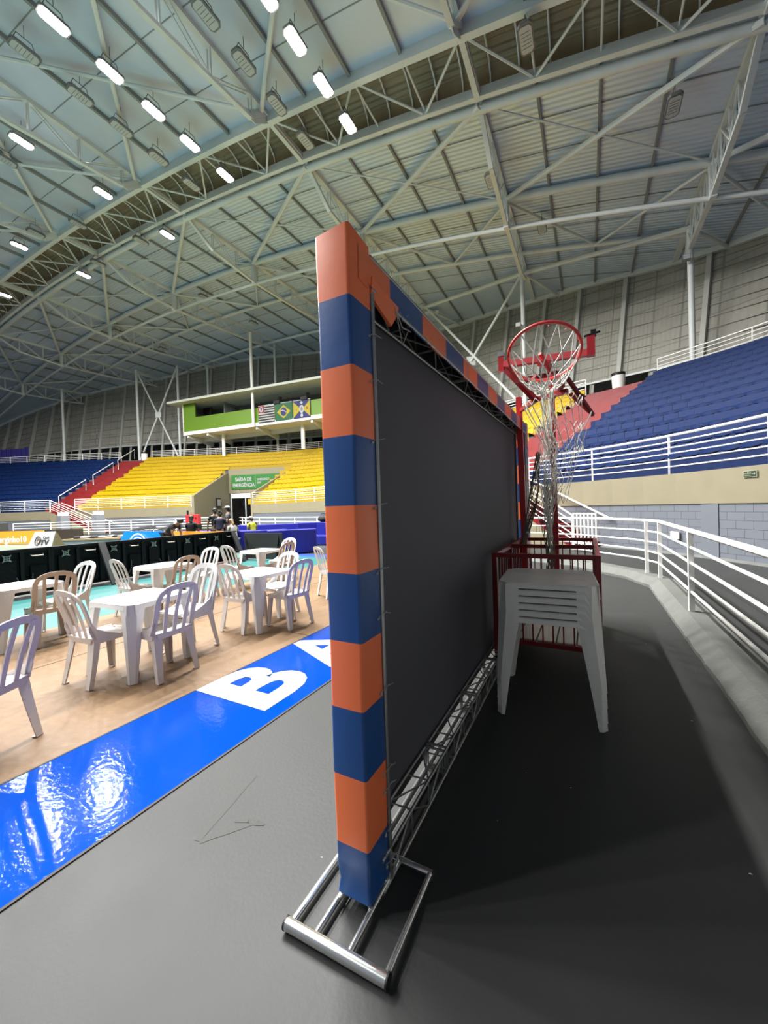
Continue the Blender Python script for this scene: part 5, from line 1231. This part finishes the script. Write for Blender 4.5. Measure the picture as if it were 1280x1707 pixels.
# ================================================================ people
def skin_obj(name, verts, edges, radii, m, parent, sub=2):
    me = bpy.data.meshes.new(name); off = parent.location if parent else Vector((0, 0, 0)); q = parent.parent if parent else None
    off = Vector(off)
    while q is not None: off += q.location; q = q.parent
    me.from_pydata([tuple(Vector(v)-off) for v in verts], edges, []); me.materials.append(m)
    o = bpy.data.objects.new(name, me); C.objects.link(o); o.parent = parent
    sk = o.modifiers.new('skin', 'SKIN'); sk.use_smooth_shade = True
    for i, r_ in enumerate(radii):
        v = me.skin_vertices[0].data[i]; v.radius = r_ if isinstance(r_, tuple) else (r_, r_)
    me.skin_vertices[0].data[0].use_root = True
    s_ = o.modifiers.new('sub', 'SUBSURF'); s_.levels = sub; s_.render_levels = sub; return o
def person(label, pos, face, shirt, pants, hair, pose='stand', cap=None, H=1.68, arms=None, bend=0, crouch=0, look=0):
    """face: heading (radians, 0 = +y). joints are written in a local frame: x right, y forward, z up."""
    t = thing('person', label, 'person', (*pos, 0)); cs, sn = math.cos(face), math.sin(face); k = H/1.68
    def T(x, y, z): x, y, z = x*k, y*k, z*k; return Vector((pos[0]+x*cs-y*sn, pos[1]+x*sn+y*cs, z))
    hipz = .88-crouch*.45; hy = -.18*math.sin(bend) if bend else (-.12*crouch)
    def up_(x, y, z):    # torso frame, rotated forward by bend about the hips
        return (x, hy+y*math.cos(bend)+z*math.sin(bend), hipz+z*math.cos(bend)-y*math.sin(bend))
    V = []; E = []; Rd = []
    def add(p, r_, par=None):
        V.append(T(*p)); Rd.append(r_ if isinstance(r_, tuple) else r_*k); i = len(V)-1
        if par is not None: E.append((par, i))
        return i
    pel = add(up_(0, 0, 0), (.145*k, .105*k)); wst = add(up_(0, .01, .18), (.12*k, .09*k), pel); cst = add(up_(0, .01, .38), (.15*k, .105*k), wst); sh = add(up_(0, 0, .50), (.1*k, .075*k), cst)
    nk = add(up_(0, .01, .585), .052, sh)
    hc = up_(0, .03+.1*look, .69); hd_ = add((hc[0], hc[1], hc[2]), (.062*k, .075*k), nk); ht = add(tuple(Vector(up_(0, .02+.1*look, .77))), (.055*k, .065*k), hd_)
    arms = arms or {'l': ((-.25, .0, .24), (-.27, .12, .02)), 'r': ((.25, .0, .24), (.27, .12, .02))}
    shl = {}
    for s_, key in ((-1, 'l'), (1, 'r')):
        a = add(up_(s_*.17, 0, .47), .055, sh); e, h = arms[key]; eb = add(up_(*e), .038, a); wr = add(up_(*h), .026, eb); hv = Vector(h)-Vector(e); hv.normalize(); pm = add(up_(*(Vector(h)+hv*.07)), (.035*k, .018*k), wr)
        shl[key] = (a, eb, wr)
        side = Vector((1, 0, 0))
        for q in range(4):
            b_ = Vector(h)+hv*.10+side*(.02*(q-1.5)); f1 = add(up_(*b_), .0095, pm); f2 = add(up_(*(b_+hv*(.035+.006*(q in (1, 2)))+Vector((0, .012, -.01)))), .008, f1)
        th = Vector(h)+hv*.03+side*(-s_*.04); add(up_(*th), .010, wr); 
    legs = {}
    for s_ in (-1, 1):
        h0_ = add((s_*.09, hy, hipz-.04), .082, pel); kn = add((s_*.11, hy+.10+.32*crouch, .47-.02*crouch), .056, h0_); an = add((s_*.11, -.02+hy*.3, .09), .038, kn); toe = add((s_*.13, .13+hy*.3, .035), .034, an); legs[s_] = (h0_, kn, an, toe)
    skin_obj('body', V, E, Rd, M['skin'], t)
    # face: nose, eyes, ears, mouth
    hm = V[hd_]; fy = (T(0, 1, 0)-T(0, 0, 0)).normalized(); fx_ = (T(1, 0, 0)-T(0, 0, 0)).normalized(); ff = (fy*math.cos(bend)-z0*math.sin(bend)); fu = (z0*math.cos(bend)+fy*math.sin(bend))
    mb = MB(); c = hm+ff*.085*k+fu*.0; mb.ball(c, .013, .013, .022, 6, 5)
    for s_ in (-1, 1): mb.ball(hm+fx_*s_*.072*k+fu*.005, .012, .015, .028, 6, 5)
    obj('face', mb, M['skin'], t, smooth=True)
    mb = MB()
    for s_ in (-1, 1): mb.ball(hm+ff*.078*k+fx_*s_*.028+fu*.03, .009, .009, .007, 6, 4)
    mb.ball(hm+ff*.078*k-fu*.045, .02, .012, .006, 6, 4); obj('eyes', mb, M['hair'], t, smooth=True)
    # hair
    mb = MB(); mb.ball(hm-ff*.018+fu*.045, .088*k, .095*k, .085*k, 12, 8); mb.ball(hm-ff*.05-fu*.01, .078*k, .06*k, .085*k, 10, 7)
    if pose in ('long',): mb.ball(hm-ff*.07-fu*.13, .085*k, .045*k, .13*k, 10, 7)
    if pose == 'bun': mb.ball(hm-ff*.10+fu*.09, .045, .045, .045, 8, 6)
    obj('hair', mb, hair, t, smooth=True)
    if cap:
        mb = MB(); mb.ball(hm-ff*.01+fu*.08, .1*k, .105*k, .065*k, 12, 6); mb.hexa([hm+fx_*.07+ff*.05+fu*.065, hm-fx_*.07+ff*.05+fu*.065, hm-fx_*.05+ff*.17+fu*.05, hm+fx_*.05+ff*.17+fu*.05, hm+fx_*.07+ff*.05+fu*.078, hm-fx_*.07+ff*.05+fu*.078, hm-fx_*.05+ff*.17+fu*.06, hm+fx_*.05+ff*.17+fu*.06]); obj('cap', mb, cap, t, smooth=True)
    # shirt
    V2 = [V[pel]+(V[wst]-V[pel])*.1, V[wst], V[cst], V[sh]]; R2 = [(.15*k, .115*k), (.135*k, .105*k), (.165*k, .12*k), (.115*k, .088*k)]; E2 = [(0, 1), (1, 2), (2, 3)]
    for key in ('l', 'r'):
        a, eb, wr = shl[key]; n = len(V2); V2 += [V[a], V[a].lerp(V[eb], .62)]; R2 += [.068*k, .056*k]; E2 += [(3, n), (n, n+1)]
    skin_obj('shirt', V2, E2, R2, shirt, t)
    V3 = [V[pel]+(V[wst]-V[pel])*.15]; R3 = [(.152*k, .112*k)]; E3 = []
    for s_ in (-1, 1):
        a, b, c, d = legs[s_]; n = len(V3); V3 += [V[a], V[b], V[c]+z0*.02]; R3 += [.094*k, .072*k, .056*k]; E3 += [(0, n), (n, n+1), (n+1, n+2)]
    skin_obj('trousers', V3, E3, R3, pants, t)
    for s_ in (-1, 1):
        a, b, c, d = legs[s_]; mb = MB(); mb.tube([V[c]-fy*.06+Vector((0, 0, -.035)), V[d]+fy*.03], .045, 8); obj('shoe', mb, M['shoe'], t, smooth=True)
    return t
down = {'l': ((-.22, .08, .2), (-.16, .3, .08)), 'r': ((.22, .08, .2), (.16, .3, .08))}
reach = {'l': ((-.2, .26, .36), (-.12, .50, .26)), 'r': ((.2, .26, .36), (.12, .52, .28))}
wp = lambda xc, d: (W(xc, d).x, W(xc, d).y)
hf = YAW    # facing away from the camera
person('person in a black outfit bending forward to the right at the foam seats', wp(-7.45, 13.3), hf-PI/2-.2, M['cloth_black'], M['cloth_black'], M['hair'], arms=reach, bend=.95, H=1.7)
person('person in a black T-shirt with orange back print, seen from behind', wp(-7.15, 14.3), hf, M['cloth_black'], M['cloth_black'], M['hair'], 'long', arms=down, crouch=.42, H=1.66)
person('person crouching with only dark-haired head showing behind the navy shirt', wp(-6.7, 15.6), hf+2.6, M['cloth_black'], M['cloth_black'], M['hair'], crouch=.8, arms=down)
person('standing person in a navy T-shirt seen from behind', wp(-5.95, 13.9), hf+.15, M['cloth_navy'], M['denim'], M['hair'], 'bun', arms=down, bend=.15, H=1.6)
person('person in black standing just beyond the navy T-shirt', wp(-6.55, 14.9), hf+.4, M['cloth_black'], M['cloth_black'], M['hair'], H=1.72)
person('person in a dark grey shirt and white cap facing left', wp(-6.2, 15.3), hf+PI/2+.2, M['cloth_grey'], M['cloth_black'], M['hair'], cap=M['cloth_white'], H=1.78)
person('fair-haired person in a white top sitting low beside the foam seats', wp(-5.72, 14.6), hf+.9, M['cloth_white'], M['denim'], M['blond'], 'long', crouch=.75, bend=.3, arms=down, H=1.66)
person('person in a yellow vest and white cap low behind the blue foam seats', wp(-5.6, 16.4), hf+.9, M['cloth_yellow'], M['cloth_black'], M['hair'], cap=M['cloth_white'], crouch=.7, bend=.25, arms=down, H=1.66)
